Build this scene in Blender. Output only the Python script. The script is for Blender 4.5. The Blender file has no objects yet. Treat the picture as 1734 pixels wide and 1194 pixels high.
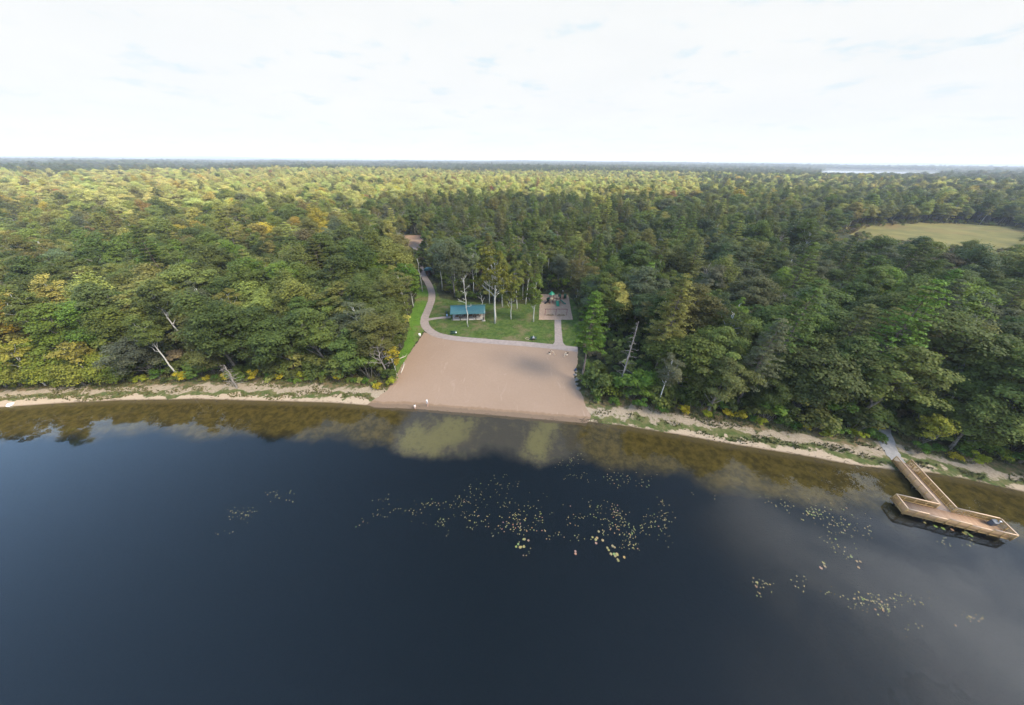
import bpy, bmesh, math, random
import numpy as np
from mathutils import Vector, Matrix
from mathutils.geometry import delaunay_2d_cdt

rng = np.random.default_rng(7)
random.seed(7)
R = math.radians
C = bpy.context.scene.collection
scene = bpy.context.scene

# ------------------------------------------------------------------ camera
F, CX, CY, H = 505.0, 867.0, 597.0, 45.0
PITCH, ROLL = math.atan(326 / 505.0), R(-0.56)
FW = np.array([0, math.cos(PITCH), -math.sin(PITCH)])
UP0 = np.array([0, math.sin(PITCH), math.cos(PITCH)])
RT0 = np.array([1.0, 0, 0])
cr, sr = math.cos(ROLL), math.sin(ROLL)
RT = cr * RT0 - sr * UP0
UP = sr * RT0 + cr * UP0
CAM = np.array([0, 0, H])


def at(px, py, z=0.0):
    """ground point seen at a photo pixel, at height z"""
    r = F * FW + (px - CX) * RT + (CY - py) * UP
    t = (z - H) / r[2]
    return (float(r[0] * t), float(r[1] * t))


def proj(P):
    d = np.asarray(P, float) - CAM
    f = np.maximum(d @ FW, 1e-3)
    return CX + (d @ RT) / f * F, CY - (d @ UP) / f * F


cam_data = bpy.data.cameras.new('camera')
cam_data.sensor_width = 36
cam_data.lens = 36 * F / 1734
cam_data.clip_start = 0.5
cam_data.clip_end = 40000
cam = bpy.data.objects.new('camera', cam_data)
cam.matrix_world = Matrix(((RT[0], UP[0], -FW[0], 0), (RT[1], UP[1], -FW[1], 0), (RT[2], UP[2], -FW[2], H), (0, 0, 0, 1)))
C.objects.link(cam)
scene.camera = cam

# ------------------------------------------------------------------ helpers


def tag(o, label=None, cat=None, group=None, kind=None):
    if label: o['label'] = label
    if cat: o['category'] = cat
    if group: o['group'] = group
    if kind: o['kind'] = kind
    return o


def thing(name, loc, label, cat, rz=0.0, group=None):
    o = bpy.data.objects.new(name, None)
    o.empty_display_size = 0.2
    o.location = loc
    o.rotation_euler = (0, 0, rz)
    C.objects.link(o)
    return tag(o, label, cat, group)


def np_mesh(name, V, Q=None, T=None, mats=(), tint=None, smooth=False):
    """mesh from numpy arrays of verts, quads, tris"""
    V = np.asarray(V, np.float32)
    Q = np.zeros((0, 4), np.int32) if Q is None or len(Q) == 0 else np.asarray(Q, np.int32)
    T = np.zeros((0, 3), np.int32) if T is None or len(T) == 0 else np.asarray(T, np.int32)
    me = bpy.data.meshes.new(name)
    me.vertices.add(len(V))
    me.vertices.foreach_set('co', V.ravel())
    idx = np.concatenate([Q.ravel(), T.ravel()]).astype(np.int32)
    me.loops.add(len(idx))
    me.loops.foreach_set('vertex_index', idx)
    st = np.concatenate([np.arange(len(Q)) * 4, len(Q) * 4 + np.arange(len(T)) * 3]).astype(np.int32)
    me.polygons.add(len(st))
    me.polygons.foreach_set('loop_start', st)
    if smooth:
        me.polygons.foreach_set('use_smooth', np.ones(len(st), bool))
    if tint is not None:
        a = me.attributes.new('tint', 'FLOAT', 'FACE')
        a.data.foreach_set('value', np.asarray(tint, np.float32))
    me.update(calc_edges=True)
    for m in mats:
        me.materials.append(m)
    return me


def link(name, me, parent=None, loc=None, rz=None):
    o = bpy.data.objects.new(name, me)
    C.objects.link(o)
    if parent: o.parent = parent
    if loc is not None: o.location = loc
    if rz is not None: o.rotation_euler = (0, 0, rz)
    return o


class MB:
    """collects boxes, bars and tubes into one mesh"""

    def __init__(s):
        s.v, s.q, s.t, s.n = [], [], [], 0

    def add(s, V, Q=(), T=()):
        V = np.asarray(V, float)
        s.v.append(V)
        s.q += [[i + s.n for i in f] for f in Q]
        s.t += [[i + s.n for i in f] for f in T]
        s.n += len(V)

    def box(s, c, d, rz=0.0, rx=0.0, ry=0.0):
        x, y, z = d[0] / 2, d[1] / 2, d[2] / 2
        V = np.array([[-x, -y, -z], [x, -y, -z], [x, y, -z], [-x, y, -z], [-x, -y, z], [x, -y, z], [x, y, z], [-x, y, z]])
        M = np.array(Matrix.Rotation(rz, 3, 'Z') @ Matrix.Rotation(ry, 3, 'Y') @ Matrix.Rotation(rx, 3, 'X'))
        s.add(V @ M.T + np.array(c), [(0, 3, 2, 1), (4, 5, 6, 7), (0, 1, 5, 4), (1, 2, 6, 5), (2, 3, 7, 6), (3, 0, 4, 7)])

    def bar(s, a, b, w, h, up=(0, 0, 1)):
        a, b, up = np.array(a, float), np.array(b, float), np.array(up, float)
        d = b - a
        d /= np.linalg.norm(d)
        if abs(d @ up) > 0.98: up = np.array([0, 1.0, 0])
        r = np.cross(d, up)
        r /= np.linalg.norm(r)
        u = np.cross(r, d)
        V = [p + i * r * w / 2 + j * u * h / 2 for p in (a, b) for i, j in ((-1, -1), (1, -1), (1, 1), (-1, 1))]
        s.add(V, [(0, 1, 2, 3), (7, 6, 5, 4), (0, 4, 5, 1), (1, 5, 6, 2), (2, 6, 7, 3), (3, 7, 4, 0)])

    def tube(s, pts, radii, n=6, cap=True):
        pts = np.asarray(pts, float)
        if np.isscalar(radii): radii = [radii] * len(pts)
        Vs = []
        for i, p in enumerate(pts):
            d = pts[min(i + 1, len(pts) - 1)] - pts[max(i - 1, 0)]
            d /= np.linalg.norm(d) + 1e-9
            ref = np.array([1.0, 0, 0]) if abs(d[2]) > 0.8 else np.array([0, 0, 1.0])
            r = np.cross(d, ref)
            r /= np.linalg.norm(r)
            u = np.cross(d, r)
            for k in range(n):
                a = 2 * math.pi * k / n
                Vs.append(p + radii[i] * (math.cos(a) * r + math.sin(a) * u))
        Q = []
        m = len(pts)
        for i in range(m - 1):
            for k in range(n):
                k2 = (k + 1) % n
                Q.append((i * n + k, i * n + k2, (i + 1) * n + k2, (i + 1) * n + k))
        T = []
        if cap:
            Vs.append(pts[0]); Vs.append(pts[-1])
            for k in range(n):
                k2 = (k + 1) % n
                T.append((m * n, k2, k))
                T.append((m * n + 1, (m - 1) * n + k, (m - 1) * n + k2))
        s.add(Vs, Q, T)

    def lathe(s, prof, n=16, c=(0, 0, 0)):
        V = [[c[0] + r * math.cos(2 * math.pi * k / n), c[1] + r * math.sin(2 * math.pi * k / n), c[2] + z] for r, z in prof for k in range(n)]
        Q = [(i * n + k, i * n + (k + 1) % n, (i + 1) * n + (k + 1) % n, (i + 1) * n + k) for i in range(len(prof) - 1) for k in range(n)]
        s.add(V, Q)

    def arrays(s):
        return np.concatenate(s.v), s.q, s.t

    def mesh(s, name, mat, smooth=False):
        V, Q, T = s.arrays()
        return np_mesh(name, V, Q, T, [mat], smooth=smooth)

    def build(s, name, mat, parent=None, smooth=False, loc=None, rz=None, bevel=0.0):
        o = link(name, s.mesh(name, mat, smooth), parent, loc, rz)
        if bevel:
            b = o.modifiers.new('bevel', 'BEVEL')
            b.width = bevel
            b.segments = 2
        return o


# ------------------------------------------------------------------ node helpers


class NT:
    def __init__(s, name):
        s.m = bpy.data.materials.new(name)
        s.m.use_nodes = True
        s.t = s.m.node_tree
        s.t.nodes.clear()
        s.out = s.t.nodes.new('ShaderNodeOutputMaterial')

    def n(s, typ, **kw):
        nd = s.t.nodes.new('ShaderNode' + typ)
        for k, v in kw.items():
            setattr(nd, k, v)
        return nd

    def put(s, sock, v):
        if isinstance(v, bpy.types.NodeSocket):
            s.t.links.new(v, sock)
        elif isinstance(v, (tuple, list)) and len(v) == 3 and sock.type == 'RGBA':
            sock.default_value = (*v, 1)
        else:
            sock.default_value = v

    def math(s, op, a, b=0.0, clamp=False):
        nd = s.n('Math', operation=op, use_clamp=clamp)
        s.put(nd.inputs[0], a)
        s.put(nd.inputs[1], b)
        return nd.outputs[0]

    def mix(s, f, a, b, blend='MIX'):
        nd = s.n('Mix', data_type='RGBA', blend_type=blend)
        s.put(nd.inputs[0], f)
        s.put(nd.inputs[6], a)
        s.put(nd.inputs[7], b)
        return nd.outputs[2]

    def step(s, v, lo, hi, a=0.0, b=1.0):
        nd = s.n('MapRange', interpolation_type='SMOOTHSTEP')
        s.put(nd.inputs[0], v)
        for i, x in enumerate((lo, hi, a, b)):
            s.put(nd.inputs[i + 1], x)
        return nd.outputs[0]

    def pos(s):
        return s.n('NewGeometry').outputs['Position']

    def obj(s):
        return s.n('TexCoord').outputs['Object']

    def scale(s, v, sc):
        nd = s.n('VectorMath', operation='MULTIPLY')
        s.put(nd.inputs[0], v)
        nd.inputs[1].default_value = sc if isinstance(sc, (tuple, list)) else (sc, sc, sc)
        return nd.outputs[0]

    def noise(s, v, sc, detail=3.0, rough=0.5, dist=0.0):
        nd = s.n('TexNoise')
        s.put(nd.inputs['Vector'], v)
        nd.inputs['Scale'].default_value = sc
        nd.inputs['Detail'].default_value = detail
        nd.inputs['Roughness'].default_value = rough
        nd.inputs['Distortion'].default_value = dist
        return nd.outputs['Fac']

    def bump(s, h, strength=0.3, dist=0.1):
        nd = s.n('Bump')
        s.put(nd.inputs['Height'], h)
        nd.inputs['Strength'].default_value = strength
        nd.inputs['Distance'].default_value = dist
        return nd.outputs[0]

    def bsdf(s, col, rough=0.7, spec=0.3, metal=0.0, normal=None):
        nd = s.n('BsdfPrincipled')
        s.put(nd.inputs['Base Color'], col)
        s.put(nd.inputs['Roughness'], rough)
        s.put(nd.inputs['Specular IOR Level'], spec)
        s.put(nd.inputs['Metallic'], metal)
        if normal is not None: s.put(nd.inputs['Normal'], normal)
        return nd.outputs[0]

    def done(s, sh):
        s.t.links.new(sh, s.out.inputs['Surface'])
        return s.m


def plain(name, col, rough=0.6, spec=0.3, metal=0.0, var=0.15, sc=4.0):
    k = NT(name)
    n = k.noise(k.obj(), sc, 4)
    c = k.mix(n, tuple(x * (1 - var) for x in col), tuple(min(1, x * (1 + var)) for x in col))
    return k.done(k.bsdf(c, rough, spec, metal))


# ------------------------------------------------------------------ materials
M = {}


def foliage(name):
    k = NT(name)
    a = k.n('Attribute', attribute_type='INSTANCER', attribute_name='tcol')
    t = k.n('Attribute', attribute_type='GEOMETRY', attribute_name='tint').outputs['Fac']
    base = a.outputs['Color']
    br = k.math('ADD', k.math('MULTIPLY', t, 1.0), 0.5)
    c = k.mix(1.0, base, br, 'MULTIPLY')
    # warmer, yellower single sprays
    warm = k.mix(1.0, base, (1.5, 1.3, 0.7), 'MULTIPLY')
    c = k.mix(k.step(t, 0.72, 1.05, 0.0, 0.65), c, warm)
    p = k.bsdf(c, 0.6, 0.10)
    tr = k.n('BsdfTranslucent')
    k.put(tr.inputs['Color'], k.mix(1.0, c, (1.25, 1.3, 0.55), 'MULTIPLY'))
    mx = k.n('MixShader')
    mx.inputs[0].default_value = 0.28
    k.t.links.new(p, mx.inputs[1])
    k.t.links.new(tr.outputs[0], mx.inputs[2])
    return k.done(mx.outputs[0])


M['leaf'] = foliage('foliage')


def bark(name, c1, c2, sc):
    k = NT(name)
    v = k.scale(k.obj(), (1, 1, 0.25))
    n = k.noise(v, sc, 4)
    return k.done(k.bsdf(k.mix(k.step(n, 0.35, 0.65), c1, c2), 0.85, 0.15))


M['bark'] = bark('bark_grey', (0.08, 0.07, 0.055), (0.21, 0.19, 0.16), 6)
M['bark_pine'] = bark('bark_pine', (0.09, 0.07, 0.06), (0.22, 0.18, 0.15), 5)
M['twig'] = bark('bare_twig', (0.20, 0.175, 0.15), (0.34, 0.30, 0.27), 4)


def birch():
    k = NT('bark_pale')
    v = k.scale(k.obj(), (1, 1, 2.5))
    n = k.noise(v, 2.2, 4)
    return k.done(k.bsdf(k.mix(k.step(n, 0.30, 0.42), (0.09, 0.08, 0.07), (0.50, 0.48, 0.43)), 0.75, 0.2))


M['bark_pale'] = birch()


def ground_mat():
    k = NT('lake_shore_ground')
    d0 = k.n('Attribute', attribute_type='GEOMETRY', attribute_name='shore').outputs['Fac']
    bz = k.n('Attribute', attribute_type='GEOMETRY', attribute_name='swim').outputs['Fac']
    bp = k.n('Attribute', attribute_type='GEOMETRY', attribute_name='sandflat').outputs['Fac']
    P = k.pos()
    n1 = k.noise(P, 0.22, 4, 0.6)
    n2 = k.noise(P, 0.9, 5, 0.65)
    n3 = k.noise(P, 3.5, 4, 0.6)
    n4 = k.noise(P, 0.075, 4, 0.55, 0.5)
    d0s = k.math('ADD', d0, k.math('ADD', k.math('MULTIPLY', k.math('SUBTRACT', n4, 0.5), 5.5), k.math('MULTIPLY', k.math('SUBTRACT', k.noise(P, 0.11, 3), 0.5), 4.0)))
    d = k.math('ADD', d0s, k.math('ADD', k.math('MULTIPLY', k.math('SUBTRACT', n1, 0.5), 5.0), k.math('MULTIPLY', k.math('SUBTRACT', n2, 0.5), 2.6)))
    grass = k.mix(k.step(n2, 0.35, 0.62), (0.17, 0.145, 0.06), (0.075, 0.10, 0.025))
    grass = k.mix(k.math('MULTIPLY', n3, 0.5), grass, (0.05, 0.06, 0.02))
    pale = k.mix(k.step(n3, 0.3, 0.7), (0.265, 0.20, 0.13), (0.37, 0.295, 0.21))
    pale = k.mix(k.step(n2, 0.56, 0.66, 0, 0.8), pale, (0.15, 0.14, 0.055))
    tan = k.mix(n3, (0.33, 0.245, 0.16), (0.47, 0.36, 0.25))
    wet = (0.20, 0.14, 0.085)
    dry = k.mix(k.step(n2, 0.4, 0.62), (0.17, 0.12, 0.06), (0.075, 0.085, 0.03))
    floor = k.mix(k.step(n2, 0.35, 0.65), (0.028, 0.026, 0.013), (0.055, 0.06, 0.02))
    c = k.mix(k.step(d0, 0.0, 0.5), wet, tan)
    c = k.mix(k.step(d, 1.0, 1.5), c, grass)
    c = k.mix(k.step(d, 2.6, 3.0), c, pale)
    c = k.mix(k.step(d, 4.6, 5.3), c, dry)
    c = k.mix(k.step(d, 7.0, 9.0), c, floor)
    # lake bed: wet sand, olive weed flats, then deep-water darkness painted on
    weed = k.mix(k.step(n2, 0.36, 0.66), (0.075, 0.052, 0.013), (0.155, 0.105, 0.024))
    weed = k.mix(k.step(n3, 0.55, 0.75, 0, 0.7), weed, (0.06, 0.045, 0.012))
    sandbed = k.mix(k.step(k.math('ADD', bp, k.math('ADD', k.math('MULTIPLY', k.math('SUBTRACT', n1, 0.5), 1.3), k.math('MULTIPLY', k.math('SUBTRACT', n2, 0.5), 1.5))), 0.1, 0.9), (0.095, 0.076, 0.060), (0.235, 0.192, 0.085))
    sandbed = k.mix(k.step(n2, 0.5, 0.75, 0, 0.6), sandbed, (0.11, 0.092, 0.06))
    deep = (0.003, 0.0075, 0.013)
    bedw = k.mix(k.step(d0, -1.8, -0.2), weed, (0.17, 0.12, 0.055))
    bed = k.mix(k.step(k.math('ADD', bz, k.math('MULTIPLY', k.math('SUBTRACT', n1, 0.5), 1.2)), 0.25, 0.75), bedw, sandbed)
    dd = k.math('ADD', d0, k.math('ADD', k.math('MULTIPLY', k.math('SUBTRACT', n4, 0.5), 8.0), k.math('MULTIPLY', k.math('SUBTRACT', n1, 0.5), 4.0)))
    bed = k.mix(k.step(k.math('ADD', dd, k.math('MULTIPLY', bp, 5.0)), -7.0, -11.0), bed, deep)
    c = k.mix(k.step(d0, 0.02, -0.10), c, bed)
    h = k.math('ADD', n2, k.math('MULTIPLY', n3, 0.5))
    return k.done(k.bsdf(c, 0.9, 0.12, normal=k.bump(h, 0.5, 0.3)))


M['ground'] = ground_mat()


def water_mat(name, bump=0.025):
    k = NT(name)
    P = k.pos()
    mp = k.n('Mapping')
    k.put(mp.inputs['Vector'], P)
    mp.inputs['Rotation'].default_value = (0, 0, R(28))
    mp.inputs['Scale'].default_value = (0.16, 1.0, 1.0)
    n = k.noise(mp.outputs[0], 0.62, 3, 0.5, 0.6)
    n2 = k.noise(P, 0.035, 3, 0.55, 0.5)
    n = k.math('MULTIPLY', n, k.step(n2, 0.40, 0.62, 0.25, 1.0))
    w = k.n('TexWave', wave_type='BANDS', bands_direction='DIAGONAL')
    k.put(w.inputs['Vector'], P)
    w.inputs['Scale'].default_value = 0.28
    w.inputs['Distortion'].default_value = 6.0
    w.inputs['Detail'].default_value = 2.0
    w.inputs['Detail Scale'].default_value = 0.6
    h = k.math('ADD', n, k.math('MULTIPLY', w.outputs['Fac'], k.step(n2, 0.50, 0.7, 0.0, 0.35)))
    nb = k.bump(h, bump, 0.10)
    fr = k.n('Fresnel')
    fr.inputs['IOR'].default_value = 1.33
    k.put(fr.inputs['Normal'], nb)
    tr = k.n('BsdfTransparent')
    tr.inputs['Color'].default_value = (0.86, 0.88, 0.80, 1)
    gl = k.n('BsdfGlossy')
    gl.inputs['Roughness'].default_value = 0.015
    k.put(gl.inputs['Normal'], nb)
    mx = k.n('MixShader')
    k.put(mx.inputs[0], fr.outputs[0])
    k.t.links.new(tr.outputs[0], mx.inputs[1])
    k.t.links.new(gl.outputs[0], mx.inputs[2])
    return k.done(mx.outputs[0])


M['water'] = water_mat('lake_water')


def sand_mat():
    k = NT('beach_sand')
    P = k.pos()
    n1 = k.noise(P, 0.12, 4, 0.55, 0.4)
    n2 = k.noise(P, 2.0, 5, 0.65)
    n3 = k.noise(k.scale(P, (1.0, 0.25, 1)), 0.5, 4, 0.6, 1.2)
    d0 = k.n('Attribute', attribute_type='GEOMETRY', attribute_name='shore').outputs['Fac']
    c = k.mix(n1, (0.262, 0.176, 0.118), (0.325, 0.226, 0.157))
    c = k.mix(k.math('MULTIPLY', n2, 0.6), c, (0.225, 0.148, 0.098))
    c = k.mix(k.step(n3, 0.60, 0.75, 0, 0.45), c, (0.365, 0.265, 0.195))
    dj = k.math('ADD', d0, k.math('MULTIPLY', k.math('SUBTRACT', k.noise(P, 0.8, 3), 0.5), 1.4))
    c = k.mix(k.step(dj, 1.4, 0.6), c, (0.17, 0.115, 0.075))
    c = k.mix(k.math('MULTIPLY', k.step(dj, 1.7, 1.2), k.step(dj, 0.7, 1.2)), c, (0.22, 0.14, 0.085))
    return k.done(k.bsdf(c, 0.95, 0.1, normal=k.bump(k.math('ADD', n2, n3), 0.35, 0.12)))


M['sand'] = sand_mat()


def two(name, a, b, sc, det=5, rough=0.9, lo=0.35, hi=0.65, bstr=0.3, third=None):
    k = NT(name)
    P = k.pos()
    n = k.noise(P, sc, det, 0.6)
    c = k.mix(k.step(n, lo, hi), a, b)
    if third:
        c = k.mix(k.step(k.noise(P, sc * 0.3, 4, 0.6), 0.48, 0.66), c, third)
    n2 = k.noise(P, sc * 5, 4, 0.6)
    c = k.mix(k.math('MULTIPLY', n2, 0.45), c, tuple(x * 0.55 for x in a))
    return k.done(k.bsdf(c, rough, 0.15, normal=k.bump(n2, bstr, 0.1)))


M['asphalt'] = two('path_asphalt', (0.285, 0.225, 0.19), (0.345, 0.275, 0.235), 1.2, bstr=0.15)
M['lawn'] = two('lawn_grass', (0.050, 0.085, 0.015), (0.098, 0.130, 0.028), 0.7, third=(0.165, 0.130, 0.062), bstr=0.6)
M['edge_grass'] = two('edge_grass', (0.075, 0.155, 0.015), (0.115, 0.20, 0.025), 0.5, third=(0.17, 0.14, 0.06), bstr=0.6)
M['mulch'] = two('wood_mulch', (0.37, 0.245, 0.165), (0.46, 0.32, 0.225), 1.5, bstr=0.5)
M['scuff'] = two('scuffed_mulch', (0.25, 0.165, 0.09), (0.30, 0.20, 0.12), 1.5, bstr=0.5)
M['meadow'] = two('meadow_grass', (0.130, 0.118, 0.032), (0.215, 0.175, 0.050), 0.06, third=(0.185, 0.115, 0.038), bstr=0.8)
M['lot'] = two('gravel_lot', (0.30, 0.19, 0.13), (0.36, 0.25, 0.17), 0.4)
M['trail'] = two('gravel_trail', (0.27, 0.25, 0.23), (0.36, 0.33, 0.30), 1.5)
M['far_water'] = plain('far_lake_water', (0.55, 0.58, 0.62), 0.12, 0.8, 0.6, 0.05, 0.01)

# ------------------------------------------------------------------ terrain
SH = [at(0, 690), at(100, 683), at(200, 678), at(330, 676), at(450, 679), at(560, 682), at(640, 688), at(700, 690), at(760, 695),
      at(850, 702), at(930, 709), at(990, 714), at(1050, 720), at(1100, 728), at(1160, 738), at(1225, 750), at(1300, 762),
      at(1380, 775), at(1440, 787), at(1522, 797), at(1580, 801), at(1640, 812), at(1734, 833)]
SH = [(-9000, -2500), (-600, -60), (-220, 28), (-140, 41)] + SH + [(100, 24), (140, 6), (300, -70), (9000, -3000)]
SHX = np.array([p[0] for p in SH])
SHY = np.array([p[1] for p in SH])


def shore(x, y):
    """signed distance to the waterline (positive on land)"""
    x = np.asarray(x, float)
    y = np.asarray(y, float)
    best = np.full(x.shape, 1e12)
    for i in range(len(SH) - 1):
        ax, ay = SH[i]
        bx, by = SH[i + 1]
        ex, ey = bx - ax, by - ay
        t = np.clip(((x - ax) * ex + (y - ay) * ey) / (ex * ex + ey * ey), 0, 1)
        best = np.minimum(best, (x - ax - t * ex) ** 2 + (y - ay - t * ey) ** 2)
    return np.sqrt(best) * np.where(y > np.interp(x, SHX, SHY), 1, -1)


def sstep(v, a, b):
    t = np.clip((v - a) / (b - a), 0, 1)
    return t * t * (3 - 2 * t)


def height(x, y, d=None):
    x = np.asarray(x, float)
    y = np.asarray(y, float)
    if d is None: d = shore(x, y)
    z = np.where(d > 0, 1.2 * sstep(d, -6, 20) - 1.2 * sstep(0, -6, 20), 0.0)
    z = np.where(d > 0, z * 1.25, z)
    bed = np.maximum(d * 0.075, -0.9) - 3.0 * sstep(-d, 12, 35)
    z = np.where(d <= 0, bed, z)
    r = np.hypot(x, y)
    w1 = sstep(r, 260, 900)
    z = z + w1 * (3.5 * np.sin(x / 310 + 1.0) * np.cos(y / 260 + 0.4) + 2.5 * np.sin(x / 140 + y / 190) + 3.0)
    w2 = sstep(r, 2200, 8000)
    z = z + w2 * (14 + 11 * np.sin(x / 1300 + 0.6) + 8 * np.sin(y / 900 + x / 2100 + 2))
    az = np.degrees(np.arctan2(x, np.maximum(y, 1)))
    z = z + sstep(r, 8500, 11500) * (20 + 22 * np.exp(-((az - 34) / 14) ** 2) + 6 * np.sin(az / 2.3))
    lk = sstep(az, 38, 41) * (1 - sstep(az, 51, 54)) * sstep(r, 1450, 1650) * (1 - sstep(r, 3300, 3500))
    z = z * (1 - lk) + lk * 1.0
    return z


def hz(x, y):
    return float(height(np.array([x]), np.array([y]))[0])


def axis(a, b, lo, hi, fine, g=1.12):
    v = list(np.arange(a, b + fine / 2, fine))
    s, p = fine, b
    while p < hi:
        s *= g
        p += s
        v.append(p)
    s, p = fine, a
    while p > lo:
        s *= g
        p -= s
        v.insert(0, p)
    return np.array(v)


gx = axis(-150, 115, -16000, 16000, 1.0)
gy = axis(-10, 115, -6000, 16000, 1.0)
GX, GY = np.meshgrid(gx, gy)
D = shore(GX.ravel(), GY.ravel())
V = np.stack([GX.ravel(), GY.ravel(), height(GX.ravel(), GY.ravel(), D)], 1)
nx, ny = len(gx), len(gy)
ii = (np.arange(ny - 1)[:, None] * nx + np.arange(nx - 1)[None]).ravel()
Q = np.stack([ii, ii + 1, ii + nx + 1, ii + nx], 1)
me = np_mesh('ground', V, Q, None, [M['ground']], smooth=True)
a = me.attributes.new('shore', 'FLOAT', 'POINT')
a.data.foreach_set('value', np.clip(D, -200, 200).astype(np.float32))
sw = sstep(GX.ravel(), -25.5, -20.0) * (1 - sstep(GX.ravel(), 10.0, 17.0))
a = me.attributes.new('swim', 'FLOAT', 'POINT')
a.data.foreach_set('value', sw.astype(np.float32))
fx = GX.ravel()
fy = GY.ravel()
pt_ = np.zeros_like(fx)
for (qx, qy), wx_, wy_ in ((at(735, 742), 6.0, 4.5), (at(765, 722), 5.0, 3.0), (at(700, 735), 3.0, 4.0), (at(912, 748), 2.6, 5.0), (at(930, 722), 3.0, 2.0)):
    pt_ = np.maximum(pt_, np.exp(-((fx - qx) / wx_) ** 2 - ((fy - qy) / wy_) ** 2))
a = me.attributes.new('sandflat', 'FLOAT', 'POINT')
a.data.foreach_set('value', pt_.astype(np.float32))
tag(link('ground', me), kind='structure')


def smooth_closed(pts, n=3):
    for _ in range(n):
        out = []
        for i in range(len(pts)):
            a, b = pts[i], pts[(i + 1) % len(pts)]
            out.append((a[0] * .75 + b[0] * .25, a[1] * .75 + b[1] * .25))
            out.append((a[0] * .25 + b[0] * .75, a[1] * .25 + b[1] * .75))
        pts = out
    return pts


def dense(pts, s):
    out = []
    for i in range(len(pts)):
        a, b = np.array(pts[i]), np.array(pts[(i + 1) % len(pts)])
        n = max(1, int(np.linalg.norm(b - a) / s))
        for k in range(n):
            out.append(tuple(a + (b - a) * k / n))
    return out


def inside(poly, x, y):
    x = np.asarray(x, float)
    y = np.asarray(y, float)
    r = np.zeros(x.shape, bool)
    for i in range(len(poly)):
        ax, ay = poly[i]
        bx, by = poly[(i + 1) % len(poly)]
        if ay == by: continue
        r ^= ((ay > y) != (by > y)) & (x < (bx - ax) * (y - ay) / (by - ay) + ax)
    return r


def sheet(name, poly, off, mat, step=1.2, jag=0.0, kind='structure', attr=False):
    """ground sheet over a polygon, draped on the terrain, its edge ragged by jag metres"""
    P = dense(poly, step * 0.6 if jag else step)
    if jag:
        P = [(p[0] + random.uniform(-jag, jag), p[1] + random.uniform(-jag, jag)) for p in P]
    nb = len(P)
    xs, ys = [p[0] for p in P], [p[1] for p in P]
    X, Y = np.meshgrid(np.arange(min(xs), max(xs), step), np.arange(min(ys), max(ys), step))
    X, Y = X.ravel(), Y.ravel()
    k = inside(P, X, Y)
    pts = [Vector(p) for p in P] + [Vector((x, y)) for x, y in zip(X[k], Y[k])]
    v, e, f, *_ = delaunay_2d_cdt(pts, [(i, (i + 1) % nb) for i in range(nb)], [], 1, 1e-5)
    v = np.array([[p[0], p[1]] for p in v])
    d = shore(v[:, 0], v[:, 1])
    z = height(v[:, 0], v[:, 1], d) + off
    me = np_mesh(name, np.column_stack([v, z]), None, [t if len(t) == 3 else t[:3] for t in f], [mat], smooth=True)
    if attr:
        a = me.attributes.new('shore', 'FLOAT', 'POINT')
        a.data.foreach_set('value', d.astype(np.float32))
    o = link(name, me)
    return tag(o, kind=kind)


def px(l, z=1.2):
    return [at(x, y, z) for x, y in l]


BEACH = px([(719, 564), (742, 571), (780, 578), (850, 583), (930, 589), (979, 594), (978, 615), (972, 640), (978, 655), (988, 672), (996, 690)], 1.0) \
    + [at(1000, 704, 0.3), at(993, 722, -0.1)] + [at(930, 716, -0.1), at(850, 709, -0.1), at(760, 702, -0.1), at(700, 697, -0.1), at(640, 694, -0.1)] \
    + [at(622, 684, 0.05), at(640, 672, 0.3), at(656, 659, 0.8), at(675, 628, 1.1), at(697, 594, 1.2), at(714, 570, 1.2)]
sheet('beach', BEACH, 0.03, M['sand'], 1.2, 0.18, attr=True)

LAWN = px([(745, 505), (765, 509), (800, 512), (850, 516), (905, 514), (912, 500), (962, 497), (978, 520), (984, 560), (984, 588), (975, 588), (930, 584), (880, 579),
           (830, 577), (780, 573), (748, 569), (728, 560), (720, 548), (724, 530), (734, 505), (728, 485), (736, 480)])
sheet('lawn', LAWN, 0.035, M['lawn'], 1.5, 0.3)
EDGE = px([(722, 485), (731, 503), (724, 528), (715, 545), (718, 562), (702, 586), (678, 622), (662, 648), (668, 622), (683, 588), (690, 560), (698, 525), (706, 500), (714, 483)])
sheet('grass_bank', EDGE, 0.03, M['edge_grass'], 1.5, 0.4)


def ribbon(line, w):
    """polygon along a centre line"""
    pts = np.array(line, float)
    for _ in range(3):
        new = [pts[0]]
        for i in range(len(pts) - 1):
            new += [pts[i] * .75 + pts[i + 1] * .25, pts[i] * .25 + pts[i + 1] * .75]
        new.append(pts[-1])
        pts = np.array(new)
    t = np.gradient(pts, axis=0)
    t /= np.linalg.norm(t, axis=1)[:, None]
    nrm = np.stack([-t[:, 1], t[:, 0]], 1)
    ww = np.interp(np.linspace(0, 1, len(pts)), np.linspace(0, 1, len(w)), w)[:, None] / 2 if hasattr(w, '__len__') else w / 2
    return [tuple(p) for p in pts + nrm * ww] + [tuple(p) for p in (pts - nrm * ww)[::-1]]


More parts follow.
